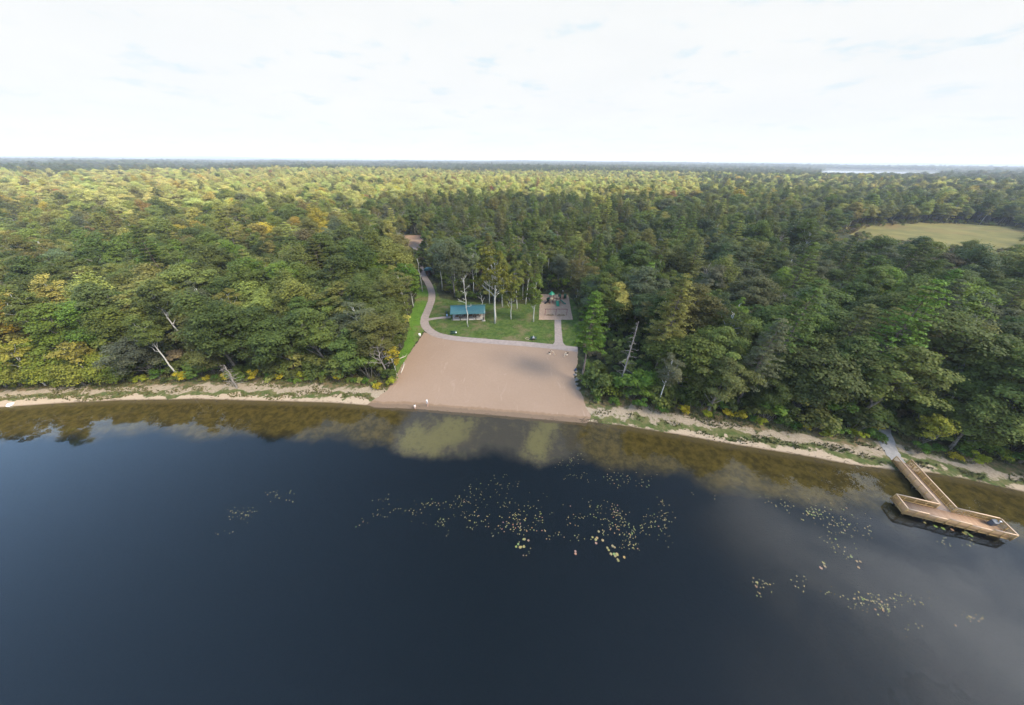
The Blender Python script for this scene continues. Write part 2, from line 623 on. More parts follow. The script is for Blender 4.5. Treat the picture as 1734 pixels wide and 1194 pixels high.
PATH = px([(700, 418), (706, 432), (710, 446), (716, 466), (728, 484), (733, 503), (726, 523), (718, 541), (720, 554), (734, 566), (752, 571), (780, 575),
           (830, 579), (880, 582.5), (930, 587), (978, 592.5)])
sheet('path', ribbon(PATH, 2.55), 0.06, M['asphalt'], 1.0, 0.05)
sheet('shelter_path', ribbon(px([(720, 543), (735, 540), (750, 538.5), (763, 537.5)]), 1.5), 0.052, M['asphalt'], 1.0, 0.04)
sheet('playground_path', ribbon(px([(946.5, 587), (945.8, 575), (944.9, 560), (944.3, 542)]), (5.0, 2.4, 2.15, 2.1, 2.1)), 0.07, M['asphalt'], 0.8, 0.03)
PAD = px([(912.3, 542.5), (970, 542.3), (962, 500), (915, 499)])
sheet('playground_mulch', PAD, 0.08, M['mulch'], 1.2, 0.06)
for i, (x, y) in enumerate([(931.5, 534.5), (950, 534.8)]):
    c = at(x, y, 1.2)
    sheet('worn_mulch_patch', [(c[0] + 1.45 * math.cos(t / 9 * math.pi), c[1] + 0.75 * math.sin(t / 9 * math.pi)) for t in range(18)], 0.086, M['scuff'], 0.8, 0.12)
LOT = [(-74, 214), (-66, 186), (-57, 168), (-53.5, 172), (-54, 190), (-57, 214)]
sheet('parking_lot', LOT, 0.05, M['lot'], 3)
MEADOW = smooth_closed(px([(1432, 385), (1470, 379), (1540, 377), (1600, 376), (1680, 381), (1760, 388), (1800, 420), (1734, 432), (1640, 425), (1560, 418), (1480, 408), (1436, 394)], 2), 2)
sheet('meadow', MEADOW, 0.15, M['meadow'], 9, 4.0)
sheet('trail', ribbon(px([(1488, 712), (1502, 742), (1514, 762), (1531, 781)], 1.0), (3.0, 2.6, 2.2, 2.0)), 0.05, M['trail'], 0.9, 0.12)

# water surfaces
wp = [(x, float(np.interp(x, SHX, SHY)) + 1.5) for x in list(SHX[1:-1])] + [(300, -600), (-600, -600)]
me = bpy.data.meshes.new('lake_water')
bm = bmesh.new()
bm.faces.new([bm.verts.new((x, y, 0)) for x, y in wp])
bmesh.ops.triangulate(bm, faces=bm.faces[:])
bmesh.ops.recalc_face_normals(bm, faces=bm.faces[:])
if bm.faces[0].normal.z < 0: bmesh.ops.reverse_faces(bm, faces=bm.faces[:])
bm.to_mesh(me)
me.materials.append(M['water'])
tag(link('water', me), kind='structure')
fl = [(r * math.sin(R(a)), r * math.cos(R(a))) for a, r in [(41.2, 1700), (44, 1640), (47, 1660), (50.2, 1720), (51.0, 2600), (50.5, 3300), (46, 3420), (42, 3300), (40.8, 2500)]]
me = np_mesh('far_lake', [(x, y, 2.2) for x, y in fl], None, [(0, i, i + 1) for i in range(1, len(fl) - 1)], [M['far_water']])
bm = bmesh.new(); bm.from_mesh(me); bmesh.ops.recalc_face_normals(bm, faces=bm.faces[:])
if bm.faces[0].normal.z < 0: bmesh.ops.reverse_faces(bm, faces=bm.faces[:])
bm.to_mesh(me)
tag(link('far_lake', me), kind='structure')

# ------------------------------------------------------------------ tree kinds (each built once, copied below)


def unit(v):
    return v / (np.linalg.norm(v, axis=-1, keepdims=True) + 1e-9)


class Leaves:
    """small leaf-spray faces gathered over clumps"""

    def __init__(s, seed):
        s.r = np.random.default_rng(seed)
        s.V, s.tint = [], []

    def clump(s, c, rad, n, size, up=0.5, out=None, t0=None, fill=0.55, flat=1.0, low=-0.45):
        r = s.r
        c = np.asarray(c, float)
        u = unit(r.normal(size=(n, 3)))
        u[:, 2] = np.where(u[:, 2] < low, -u[:, 2], u[:, 2])
        rr = r.uniform(fill, 1.0, n)[:, None]
        P = c + u * rr * np.asarray(rad) * (1 + 0.16 * r.normal(size=(n, 1)))
        nrm = unit(u * 0.7 + np.array([0, 0, up]) + r.normal(size=(n, 3)) * 0.42 + (0 if out is None else np.asarray(out) * 0.35))
        a = unit(np.cross(nrm, r.normal(size=(n, 3))))
        b = np.cross(nrm, a)
        sz = size * r.uniform(0.55, 1.35, (n, 1))
        asp = r.uniform(0.5, 0.95, (n, 1))
        q = np.stack([P - a * sz * 0.5, P - b * sz * 0.5 * asp, P + a * sz * 0.5, P + b * sz * 0.5 * asp], 1)
        s.V.append(q.reshape(-1, 3))
        t0 = r.uniform(0.28, 0.72) if t0 is None else t0
        s.tint.append(np.clip(t0 + r.normal(size=n) * 0.16, 0, 1.1))

    def mesh(s, name):
        V = np.concatenate(s.V)
        return np_mesh(name, V, np.arange(len(V)).reshape(-1, 4), None, [M['leaf']], tint=np.concatenate(s.tint))


def wob(a, b, n, amt, r):
    a, b = np.asarray(a, float), np.asarray(b, float)
    t = np.linspace(0, 1, n)[:, None]
    P = a + (b - a) * t
    P[1:-1] += r.normal(size=(n - 2, 3)) * amt * np.array([1, 1, 0.4])
    return P


def broadleaf(seed, h=16.0, rx=4.4, base=0.24, nc=62, leaves=14000, size=0.34, bk='bark', cr=(0.65, 1.75), thick=0.27, squash=0.75):
    r = np.random.default_rng(seed)
    L = Leaves(seed + 50)
    tb = MB()
    top = np.array([r.normal() * 0.5, r.normal() * 0.5, h * 0.86])
    tp = wob((0, 0, -0.5), top, 8, 0.07 if bk == 'bark_pale' else 0.16, r)
    tb.tube(tp, np.interp(np.linspace(0, 1, 8), [0, .1, 1], [thick * 1.35, thick, 0.05]), 7)
    zc, rz = h * (base + 1) / 2, h * (1 - base) / 2
    lob = r.uniform(0, 6.28, 3)
    cs = []
    for _ in range(4000):
        if len(cs) >= nc: break
        u = unit(r.normal(size=3))
        if u[2] < -0.75: continue
        k = r.uniform(0.5, 0.92) if r.random() < 0.85 else r.uniform(0.15, 0.5)
        az = math.atan2(u[1], u[0])
        bul = 1 + 0.22 * math.sin(2 * az + lob[0]) + 0.16 * math.sin(3 * az + lob[1]) + 0.10 * math.sin(5 * u[2] + lob[2])
        zt = u[2] * k
        wid = rx * (1.0 if zt < 0.2 else 1.0 - 0.18 * (zt - 0.2))
        c = np.array([u[0] * k * wid * bul, u[1] * k * wid * bul, zc + zt * rz])
        if any(np.linalg.norm((c - q) * (1, 1, 1.2)) < 1.0 for q in cs): continue
        cs.append(c)
    rads = r.uniform(cr[0], cr[1], len(cs))
    tot = (rads ** 2).sum()
    for c, q in zip(cs, rads):
        out = unit(c - np.array([0, 0, zc - 1]))
        L.clump(c, (q * 1.1, q * 1.1, q * squash), int(leaves * q * q / tot), size, 0.45, out)
    idx = sorted(range(len(cs)), key=lambda i: cs[i][2])
    for i in idx[::2]:
        c = cs[i]
        z0 = max(h * 0.16, c[2] - np.hypot(c[0], c[1]) * r.uniform(0.6, 1.2) - 0.6)
        z0 = min(z0, h * 0.8)
        p0 = np.array([np.interp(z0, tp[:, 2], tp[:, 0]), np.interp(z0, tp[:, 2], tp[:, 1]), z0])
        tb.tube(wob(p0, c, 5, 0.18, r), np.linspace(0.30 * thick + 0.03, 0.025, 5), 5, False)
    return tb.mesh('trunk', M[bk], True), L.mesh('crown')


def pine(seed, h=21.0, rx=3.6, base=0.30, whorls=15, size=0.34, dens=1.0, narrow=False, bk='bark_pine'):
    r = np.random.default_rng(seed)
    L = Leaves(seed + 50)
    tb = MB()
    tp = wob((0, 0, -0.5), (r.normal() * .3, r.normal() * .3, h * 0.98), 8, 0.08, r)
    tb.tube(tp, np.linspace(0.30, 0.03, 8), 7)
    for i in range(whorls):
        f = i / (whorls - 1)
        z = h * (base + (0.97 - base) * f)
        prof = (1 - f) ** (0.8 if narrow else 0.62) * (0.72 + 0.28 * math.sin(min(1, f * 3 + 0.45) * math.pi / 2))
        n = 6 if not narrow else 7
        a0 = r.uniform(0, 6.28)
        for k in range(n):
            ln = rx * prof * r.uniform(0.65, 1.18) + 0.35
            a = a0 + k * 6.283 / n + r.normal() * 0.22
            d = np.array([math.cos(a), math.sin(a), 0])
            rise = (-0.22 if narrow else 0.16) * ln + r.normal() * 0.15
            p0 = np.array([0, 0, z])
            p1 = p0 + d * ln + np.array([0, 0, rise])
            tb.tube([p0, (p0 + p1) / 2 + np.array([0, 0, -0.1 if not narrow else 0.1]), p1], [0.06, 0.04, 0.015], 4, False)
            t0 = r.uniform(0.3, 0.65)
            m = max(2, int(ln / 0.75))
            for j in range(m):
                t = 0.38 + 0.62 * (j + 0.6) / m
                c = p0 + (p1 - p0) * t + np.array([r.normal() * .16, r.normal() * .16, 0.10])
                q = 0.42 + 0.36 * (1 - abs(t - 0.75)) * (1 if narrow else 1.15)
                L.clump(c, (q, q, q * 0.38), int(30 * dens), size, 0.95, d * 0.4, t0 + 0.1 * t, 0.2, low=-0.2)
    L.clump((0, 0, h * 0.97), (0.35, 0.35, 0.8), 40, size, 0.4)
    return tb.mesh('trunk', M[bk], True), L.mesh('crown')


def bare(seed, h=14.0, spread=3.2, mat='twig', thick=0.2, levels=3, up=0.9, n1=11, leafy=0, size=0.4, lean=0.3):
    """leafless tree: trunk mesh and a crown of bare branches"""
    r = np.random.default_rng(seed)
    tb, bb = MB(), MB()
    tp = wob((0, 0, -0.4), (r.normal() * lean, r.normal() * lean, h * 0.8), 8, 0.15, r)
    tb.tube(tp, np.linspace(thick * 1.2, thick * 0.3, 8), 7)
    L = Leaves(seed + 9)

    def grow(p, d, ln, rad, lev):
        e = p + d * ln
        P = wob(p, e, 4, ln * 0.06, r)
        bb.tube(P, [rad, rad * 0.8, rad * 0.62, rad * 0.42], 5 if lev == 0 else 3, False)
        if leafy and lev >= 1 and r.random() < leafy:
            q = r.uniform(0.5, 0.9)
            L.clump(e, (q, q, q * 0.7), 46, size, 0.4)
        if lev < levels - 1:
            for _ in range(4 if lev == 0 else 5):
                t = r.uniform(0.35, 1.0)
                nd = unit(d + r.normal(size=3) * 0.55 + np.array([0, 0, 0.25]))
                grow(p + (e - p) * t, nd, ln * r.uniform(0.4, 0.62), rad * 0.5, lev + 1)

    for i in range(n1):
        f = (i + 0.5) / n1
        z = h * (0.32 + 0.48 * f)
        a = i * 2.4 + r.normal() * 0.3
        d = unit(np.array([math.cos(a), math.sin(a), up * r.uniform(0.6, 1.4) * (0.6 + f)]))
        ln = spread * (1.15 - 0.45 * f) * r.uniform(0.8, 1.2)
        p = np.array([np.interp(z, tp[:, 2], tp[:, 0]), np.interp(z, tp[:, 2], tp[:, 1]), z])
        grow(p, d, ln, thick * 0.42 * (1.15 - 0.5 * f), 0)
    return tb.mesh('trunk', M[mat], True), bb.mesh('branches', M[mat]), (L.mesh('foliage') if leafy else None)


def dead_conifer(seed, h=17.0):
    r = np.random.default_rng(seed)
    tb, bb = MB(), MB()
    tb.tube(wob((0, 0, -0.4), (0.3, 0.1, h), 7, 0.06, r), np.linspace(0.25, 0.04, 7), 7)
    for i in range(34):
        z = h * (0.18 + 0.8 * i / 33)
        a = i * 2.4
        ln = (1 - i / 40) * r.uniform(1.3, 3.4)
        d = np.array([math.cos(a), math.sin(a), r.uniform(-0.35, 0.25)])
        p, e = np.array([0, 0, z]), np.array([0, 0, z]) + d * ln
        bb.tube([p, (p + e) / 2 + [0, 0, .15], e], [0.05, 0.035, 0.012], 4, False)
        for _ in range(2):
            q = p + (e - p) * r.uniform(.4, .9)
            bb.tube([q, q + unit(d + r.normal(size=3) * .5) * ln * .35], [0.02, 0.008], 3, False)
    return tb.mesh('trunk', M['twig'], True), bb.mesh('branches', M['twig'])


def bush(seed, h=2.4, rx=1.5, n=900, size=0.26):
    r = np.random.default_rng(seed)
    L = Leaves(seed + 50)
    tb = MB()
    for i in range(9):
        a = r.uniform(0, 6.28)
        rr = rx * r.uniform(0.1, 0.75)
        c = np.array([math.cos(a) * rr, math.sin(a) * rr, h * r.uniform(0.35, 0.85)])
        q = r.uniform(0.45, 0.8) * rx * 0.6
        L.clump(c, (q, q, q * 0.8), n // 9, size, 0.5)
        tb.tube(wob((c[0] * 0.15, c[1] * 0.15, -0.2), c, 4, 0.05, r), [0.035, 0.03, 0.02, 0.01], 4, False)
    return tb.mesh('stems', M['bark']), L.mesh('leaves')


PROTO = {
    'broad': [broadleaf(11), broadleaf(12, 15, 5.0, 0.2, 70, 15000), broadleaf(13, 17.5, 4.2, 0.26), broadleaf(14, 14.5, 4.6, 0.16, 60, 14000, cr=(0.8, 2.0), squash=0.6),
              broadleaf(15, 18, 5.2, 0.28, 80, 16000, squash=0.6), broadleaf(16, 13.5, 3.6, 0.18, 46, 11000), broadleaf(17, 18.5, 4.0, 0.22, 58, 11000, squash=1.0), broadleaf(18, 16, 4.8, 0.3, 54, 10000, cr=(0.6, 1.5), squash=0.5)],
    'aspen': [broadleaf(31, 18, 2.5, 0.46, 34, 6500, 0.28, 'bark_pale', (0.7, 1.15), 0.17), broadleaf(32, 19.5, 2.9, 0.5, 38, 7000, 0.28, 'bark_pale', (0.6, 1.2), 0.18),
              broadleaf(33, 16.5, 2.2, 0.4, 30, 5600, 0.28, 'bark_pale', (0.65, 1.05), 0.15), broadleaf(34, 17.5, 3.2, 0.42, 30, 5000, 0.28, 'bark_pale', (0.7, 1.1), 0.17, squash=0.6)],
    'pine': [pine(51), pine(52, 23, 4.0, 0.34, 16), pine(53, 19, 3.3, 0.22, 14)],
    'spruce': [pine(61, 16, 2.5, 0.08, 20, 0.30, 0.8, True), pine(62, 13, 2.1, 0.06, 17, 0.30, 0.8, True)],
    'bare': [bare(71), bare(72, 13, 3.8, n1=12), bare(73, 15.5, 2.8)],
    'bush': [bush(81), bush(82, 1.8, 1.3), bush(83, 3.0, 1.4, 1100)],
}

COL = {
    'dark green': (0.077, 0.096, 0.026), 'green': (0.108, 0.132, 0.032), 'bright green': (0.120, 0.175, 0.026), 'light green': (0.175, 0.188, 0.046),
    'yellow-green': (0.275, 0.270, 0.072), 'pale yellow-green': (0.37, 0.355, 0.118), 'olive': (0.145, 0.140, 0.042), 'golden': (0.31, 0.245, 0.040),  # pale yellow-green has the far band's sunlight painted in
    'orange-brown': (0.25, 0.17, 0.062), 'rusty red': (0.25, 0.10, 0.045), 'grey-green': (0.112, 0.124, 0.064), 'bluish green': (0.070, 0.090, 0.038), 'brownish': (0.160, 0.130, 0.066),
}


def jit(c, r, amt=0.14):
    f = 1 + r.normal() * amt
    return tuple(max(0.004, x * f * (1 + r.normal() * 0.06)) for x in c)


# ------------------------------------------------------------------ where trees stand
PARKPX = [(719, 466), (728, 470), (742, 498), (770, 505), (850, 512), (908, 510), (912, 494), (966, 494), (978, 520), (981, 560), (985, 600), (976, 640), (984, 662), (1000, 700),
          (990, 725), (640, 695), (655, 660), (676, 628), (700, 588), (700, 545), (706, 520), (716, 495)]
PARKW = px([(640, 700), (655, 655), (668, 625), (680, 590), (690, 560), (697, 520), (705, 490), (712, 462), (732, 462), (748, 496), (770, 505), (850, 512), (908, 509), (911, 494),
            (966, 493), (979, 520), (982, 560), (985, 600), (981, 640), (990, 668), (1004, 690), (1000, 720)], 1.2)
MEADPX = [(1415, 385), (1520, 378), (1600, 377), (1734, 389), (1760, 400), (1760, 418), (1690, 414), (1640, 408), (1560, 402), (1490, 399), (1430, 393)]
LOTPX = [(693, 402), (713, 402), (716, 420), (703, 424), (692, 412)]
HUTPX = [(714, 450), (732, 450), (732, 482), (718, 482)]
TRAILPX = [(1496, 722), (1520, 728), (1560, 790), (1500, 790)]
PINEPX = [(974, 596), (998, 596), (994, 655), (974, 655)]
DEADPX = [(1040, 565), (1082, 545), (1072, 625), (1040, 640)]
FARLAKEPX = [(1394, 285), (1592, 287), (1592, 294), (1394, 293)]


def blocks(poly, x, y, z, h, w):
    """does the crown of a tree at x,y hide part of a photo polygon that stays open"""
    hit = np.zeros(len(x), bool)
    for f in (0.3, 0.5, 0.7, 0.9, 1.02):
        for s in (-0.8, 0, 0.8):
            u, v = proj(np.stack([x + s * w, y, z + f * h], 1))
            hit |= inside(poly, u, v)
    return hit


def zone_mix(x, y, u, v):
    """kind and colour weights for the stand a tree belongs to"""
    r = math.hypot(x, y)
    if r > 1050:  # distant trees: cloud shadow and haze painted in as darker, bluer leaves
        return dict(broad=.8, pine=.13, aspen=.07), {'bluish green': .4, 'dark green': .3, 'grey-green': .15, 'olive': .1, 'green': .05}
    if v < 372 - 0.012 * u and u < 1180:                       # far hardwoods: yellowing leaves, with sunlight also painted into their paler colours
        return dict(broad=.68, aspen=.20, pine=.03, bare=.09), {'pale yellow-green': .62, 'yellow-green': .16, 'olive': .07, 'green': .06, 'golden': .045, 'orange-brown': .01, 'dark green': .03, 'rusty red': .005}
    if v < 345:
        return dict(broad=.76, aspen=.14, pine=.06, bare=.04), {'pale yellow-green': .2, 'yellow-green': .15, 'olive': .16, 'green': .2, 'golden': .06, 'bluish green': .2, 'dark green': .16, 'grey-green': .07}
    if u < 690 and v < 470:                        # mixed hardwoods behind the left shore
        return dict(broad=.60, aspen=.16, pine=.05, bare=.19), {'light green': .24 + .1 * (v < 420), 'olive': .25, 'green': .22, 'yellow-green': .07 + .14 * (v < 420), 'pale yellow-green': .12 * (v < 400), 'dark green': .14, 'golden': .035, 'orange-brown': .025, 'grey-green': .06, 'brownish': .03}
    if u < 250 and v > 560:                        # turning trees on the left shore
        return dict(broad=.55, aspen=.45), {'yellow-green': .44, 'green': .22, 'bright green': .12, 'golden': .14, 'olive': .08}
    if u < 700:
        return dict(broad=.78, aspen=.12, bare=.07, pine=.03), {'green': .36, 'dark green': .28, 'bright green': .10, 'olive': .16, 'light green': .09, 'grey-green': .05}
    if u < 1000:                                   # tall stand behind the clearing
        return dict(aspen=.55, broad=.2, pine=.17, bare=.08), {'dark green': .17, 'green': .36, 'olive': .29, 'light green': .12, 'grey-green': .06}
    if v < 430:
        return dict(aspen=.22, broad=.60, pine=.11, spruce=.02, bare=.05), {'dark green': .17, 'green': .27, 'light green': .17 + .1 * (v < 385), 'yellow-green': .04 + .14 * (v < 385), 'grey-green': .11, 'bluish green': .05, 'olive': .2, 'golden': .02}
    if v < 480:
        return dict(aspen=.27, broad=.55, pine=.10, spruce=.03, bare=.05), {'dark green': .3, 'green': .28, 'grey-green': .14, 'bluish green': .12, 'olive': .12, 'light green': .05}
    return dict(broad=.62, aspen=.12, pine=.13, spruce=.07, bare=.06), {'dark green': .34, 'green': .28, 'bluish green': .13, 'grey-green': .11, 'olive': .08, 'bright green': .04, 'yellow-green': .02}


HT = {'broad': 15.5, 'aspen': 17.5, 'pine': 21, 'spruce': 14.5, 'bare': 13.5}
WID = {'broad': 4.8, 'aspen': 2.8, 'pine': 3.4, 'spruce': 2.2, 'bare': 3.5}


def pick(dct, r):
    ks = list(dct)
    p = np.array([dct[q] for q in ks])
    return ks[r.choice(len(ks), p=p / p.sum())]


def scatter(sp, rmin, rmax, az):
    n = int(rmax / sp) + 1
    X, Y = np.meshgrid(np.arange(-n, n + 1) * sp, np.arange(-10, n + 1) * sp)
    X[::2] += sp / 2
    X, Y = X.ravel(), Y.ravel()
    X = X + rng.uniform(-.38, .38, len(X)) * sp
    Y = Y + rng.uniform(-.38, .38, len(Y)) * sp
    r = np.hypot(X, Y)
    k = (r >= rmin) & (r < rmax) & (np.abs(np.degrees(np.arctan2(X, Y))) < az)
    return X[k], Y[k]


trees = []          # kind, variant, x, y, z, scale xy, scale z, rot, colour word, rgb, pixel height
for sp, r0, r1, az, grow in ((6.5, 30, 330, 77, 1.0), (7.0, 330, 800, 62, 1.05), (9.0, 800, 1250, 58, 1.2), (17.0, 1250, 2400, 57, 1.9), (34.0, 2400, 5200, 56, 3.4)):
    X, Y = scatter(sp, r0, r1, az)
    Dd = shore(X, Y)
    rr = np.random.default_rng(int(sp * 10))
    dmin = np.where(X < 0, 6.6, 5.6)
    k = Dd > dmin
    k &= ~inside(PARKW, X, Y) & ~inside(MEADOW, X, Y) & ~inside(LOT, X, Y) & ~inside(fl, X, Y)
    X, Y, Dd = X[k], Y[k], Dd[k]
    Z = height(X, Y, Dd)
    U, Vv = proj(np.stack([X, Y, Z], 1))
    U2, V2 = proj(np.stack([X, Y, Z + 16], 1))
    kinds, cols = [], []
    lf = np.sin(X / 17 + 1.3) * np.cos(Y / 13) + 0.6 * np.sin(X / 41 + Y / 37)
    for i in range(len(X)):
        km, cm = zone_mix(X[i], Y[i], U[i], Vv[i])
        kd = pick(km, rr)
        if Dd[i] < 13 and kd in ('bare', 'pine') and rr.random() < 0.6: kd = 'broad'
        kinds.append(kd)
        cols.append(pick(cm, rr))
    hh = np.array([HT[q] for q in kinds])
    ww = np.array([WID[q] for q in kinds])
    sz = rr.uniform(0.74, 1.14, len(X)) * (1 + 0.07 * lf)
    sz = np.where(Dd < 10, sz * rr.uniform(0.86, 1.02, len(X)), sz)
    sz = np.where((U > 1000) & (Dd > 14) & (r1 < 400), sz * 1.0, sz)
    bad = np.zeros(len(X), bool)
    if r1 <= 330:
        for poly in (PARKPX, LOTPX, HUTPX, TRAILPX, MEADPX, PINEPX, DEADPX): bad |= blocks(poly, X, Y, Z, hh * sz, ww * sz * 1.12)
    elif r1 <= 800:
        bad |= blocks(MEADPX, X, Y, Z, hh * sz, ww * sz)
    else:
        bad |= blocks(FARLAKEPX, X, Y, Z, hh * sz, ww * sz * 0.5)
    for i in np.nonzero(~bad)[0]:
        kd = kinds[i]
        s = sz[i]
        sxy = s * grow * rr.uniform(0.92, 1.15) * (1.2 if kd == 'broad' else 1.0)
        ph = abs(V2[i] - Vv[i]) * s + 0.3 * abs(U2[i] - U[i])
        if not (-60 < U2[i] < 1794 or -60 < U[i] < 1794): ph = 0
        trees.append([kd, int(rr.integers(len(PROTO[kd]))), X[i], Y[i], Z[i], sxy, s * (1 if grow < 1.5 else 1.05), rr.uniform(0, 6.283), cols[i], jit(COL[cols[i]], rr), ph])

# a row of crowns kept low right against the water's edge is avoided: closest neighbours thinned
near = sorted([t for t in trees if t[10] > 0], key=lambda t: -t[10])
LIMIT = {'broad': 262, 'aspen': 150, 'pine': 60, 'spruce': 40, 'bare': 46}
count = {q: 0 for q in LIMIT}
indiv, rest, chosen = [], [], set()
for t in near:
    r = math.hypot(t[2], t[3])
    if r < 250 and count[t[0]] < LIMIT[t[0]]:
        count[t[0]] += 1
        indiv.append(t)
        chosen.add(id(t))
rest = [t for t in trees if id(t) not in chosen]

KN = {'broad': ('broadleaf_tree', 'broadleaf tree', 'broadleaf tree'), 'aspen': ('aspen_tree', 'slender pale-trunked tree', 'aspen tree'), 'pine': ('pine_tree', 'tall pine', 'pine tree'),
      'spruce': ('spruce_tree', 'narrow spruce', 'spruce tree'), 'bare': ('bare_tree', 'leafless tree', 'bare tree')}
ONES = 'zeroth first second third fourth fifth sixth seventh eighth ninth tenth eleventh twelfth thirteenth fourteenth fifteenth sixteenth seventeenth eighteenth nineteenth'.split()
TENS = {2: 'twent', 3: 'thirt', 4: 'fort', 5: 'fift', 6: 'sixt', 7: 'sevent', 8: 'eight', 9: 'ninet'}


def ordinal(n):
    if n < 20: return ONES[n]
    if n % 10 == 0: return TENS[n // 10] + 'ieth'
    return TENS[n // 10] + 'y-' + ONES[n % 10]


def zone(t):
    x, y = t[2], t[3]
    d = float(shore(np.array([x]), np.array([y]))[0])
    if -42 < x < 26 and y > 96: return 'behind the lawn', 'path', int((y - 96) / 9), x + 42
    if x <= -20: return 'behind the left shore', 'beach', int(max(0, d - 7) / 8), -x
    return 'behind the right shore', 'beach', int(max(0, d - 6) / 8), x


rows = {}
for t in indiv:
    zn, ref, row, pos_ = zone(t)
    rows.setdefault((zn, ref, row), []).append((pos_, t))


def leaf_tree(kd, var, loc, sxy, sz, rot, rgb, label, group):
    nm, _, cat = KN[kd]
    p = thing(nm, loc, label, cat, rot, group)
    p.scale = (sxy, sxy, sz)
    ms = PROTO[kd][var]
    link('trunk', ms[0], p)
    c = link('crown', ms[1], p)
    c['tcol'] = rgb
    return p


GRP = {'broad': 'broadleaf trees of the shore wood', 'aspen': 'slender pale-trunked trees of the wood', 'pine': 'pines standing in the wood', 'spruce': 'spruces standing in the wood',
       'bare': 'leafless trees in the wood'}
for (zn, ref, row), lst in rows.items():
    lst.sort(key=lambda q: q[0])
    for n, (_, t) in enumerate(lst):
        w_ = KN[t[0]][1]
        c = '' if t[0] == 'bare' else t[8] + ' '
        big = 'grey ' if t[0] == 'bare' else ''
        lab = f'{big}{c}{w_}, row {ordinal(row + 1)} {zn}, {ordinal(n + 1)} from the {ref}'
        lab = lab.replace(f'row {ordinal(row + 1)}', f'in {ordinal(row + 1)} row')
        p = leaf_tree(t[0], t[1], (t[2], t[3], t[4]), t[5], t[6], t[7], t[9], lab, GRP[t[0]])


def tree_points(name, lst, sets, label=None):
    """one object: many trees set out on points by geometry nodes"""
    keys = [(kd, i) for kd in sets for i in range(len(sets[kd]))]
    me = bpy.data.meshes.new(name)
    n = len(lst)
    me.vertices.add(n)
    me.vertices.foreach_set('co', np.array([[t[2], t[3], t[4]] for t in lst], np.float32).ravel())
    for an, ty, arr, pr in (('scl', 'FLOAT_VECTOR', [[t[5], t[5], t[6]] for t in lst], 'vector'), ('rot', 'FLOAT_VECTOR', [[0, 0, t[7]] for t in lst], 'vector'),
                            ('tcol', 'FLOAT_COLOR', [[*t[9], 1] for t in lst], 'color'), ('pid', 'INT', [keys.index((t[0], t[1])) for t in lst], 'value')):
        a = me.attributes.new(an, ty, 'POINT')
        a.data.foreach_set(pr, np.array(arr, np.int32 if ty == 'INT' else np.float32).ravel())
    o = link(name, me)
    tag(o, kind='stuff')
    g = bpy.data.node_groups.new(name, 'GeometryNodeTree')
    g.interface.new_socket('Geometry', in_out='INPUT', socket_type='NodeSocketGeometry')
    g.interface.new_socket('Geometry', in_out='OUTPUT', socket_type='NodeSocketGeometry')
    N = g.nodes.new
    gi, go = N('NodeGroupInput'), N('NodeGroupOutput')
    jn = N('GeometryNodeJoinGeometry')

    def attr(an, ty):
        q = N('GeometryNodeInputNamedAttribute')
        q.data_type = ty
        q.inputs['Name'].default_value = an
        return q.outputs['Attribute']
    sc_, ro_, pid = attr('scl', 'FLOAT_VECTOR'), attr('rot', 'FLOAT_VECTOR'), attr('pid', 'INT')
    for kk, (kd, i) in enumerate(keys):
        src = SRC[(kd, i)]
        j2 = N('GeometryNodeJoinGeometry')
        for s_ in src:
            oi = N('GeometryNodeObjectInfo')
            oi.transform_space = 'ORIGINAL'
            oi.inputs['Object'].default_value = s_
            g.links.new(oi.outputs['Geometry'], j2.inputs[0])
        cmp_ = N('FunctionNodeCompare')
        cmp_.data_type = 'INT'
        cmp_.operation = 'EQUAL'
        g.links.new(pid, cmp_.inputs[2])
        cmp_.inputs[3].default_value = kk
        ip = N('GeometryNodeInstanceOnPoints')
        g.links.new(gi.outputs[0], ip.inputs['Points'])
        g.links.new(cmp_.outputs[0], ip.inputs['Selection'])
        g.links.new(j2.outputs[0], ip.inputs['Instance'])
        e2r = N('FunctionNodeEulerToRotation')
        g.links.new(ro_, e2r.inputs[0])
        g.links.new(e2r.outputs[0], ip.inputs['Rotation'])
        g.links.new(sc_, ip.inputs['Scale'])
        g.links.new(ip.outputs[0], jn.inputs[0])
    g.links.new(jn.outputs[0], go.inputs[0])
    md = o.modifiers.new('scatter', 'NODES')
    md.node_group = g
    return o


# ------------------------------------------------------------------ trees told apart in the photo


def gz(p):
    return (p[0], p[1], hz(*p))


p = thing('pine_tree', gz(at(985, 646, 1.0)), 'tall bright green white pine with bare lower trunk at right edge of beach', 'pine tree', 0.5)
mt = pine(91, 22.5, 3.7, 0.43, 12, 0.36, 1.15)
link('trunk', mt[0], p)
c = link('crown', mt[1], p)
c['tcol'] = (0.085, 0.14, 0.022)
mt = dead_conifer(92)
p = thing('dead_pine', gz(at(1050, 655, 1.0)), 'dead grey pine with bare side branches, right of the beach pine', 'dead tree')
link('trunk', mt[0], p)
link('branches', mt[1], p)


def special(name, pxy, label, cat, meshes, rgb=None, rot=0.0, sc=1.0):
    p = thing(name, gz(at(*pxy, 1.2)), label, cat, rot)
    p.scale = (sc, sc, sc)
    for nm, m_ in zip(('trunk', 'branches', 'foliage'), meshes):
        if m_ is None: continue
        c = link(nm if nm != 'branches' or meshes[1].materials[0] != M['leaf'] else 'crown', m_, p)
        if m_.materials[0] == M['leaf']: c['tcol'] = rgb
    return p


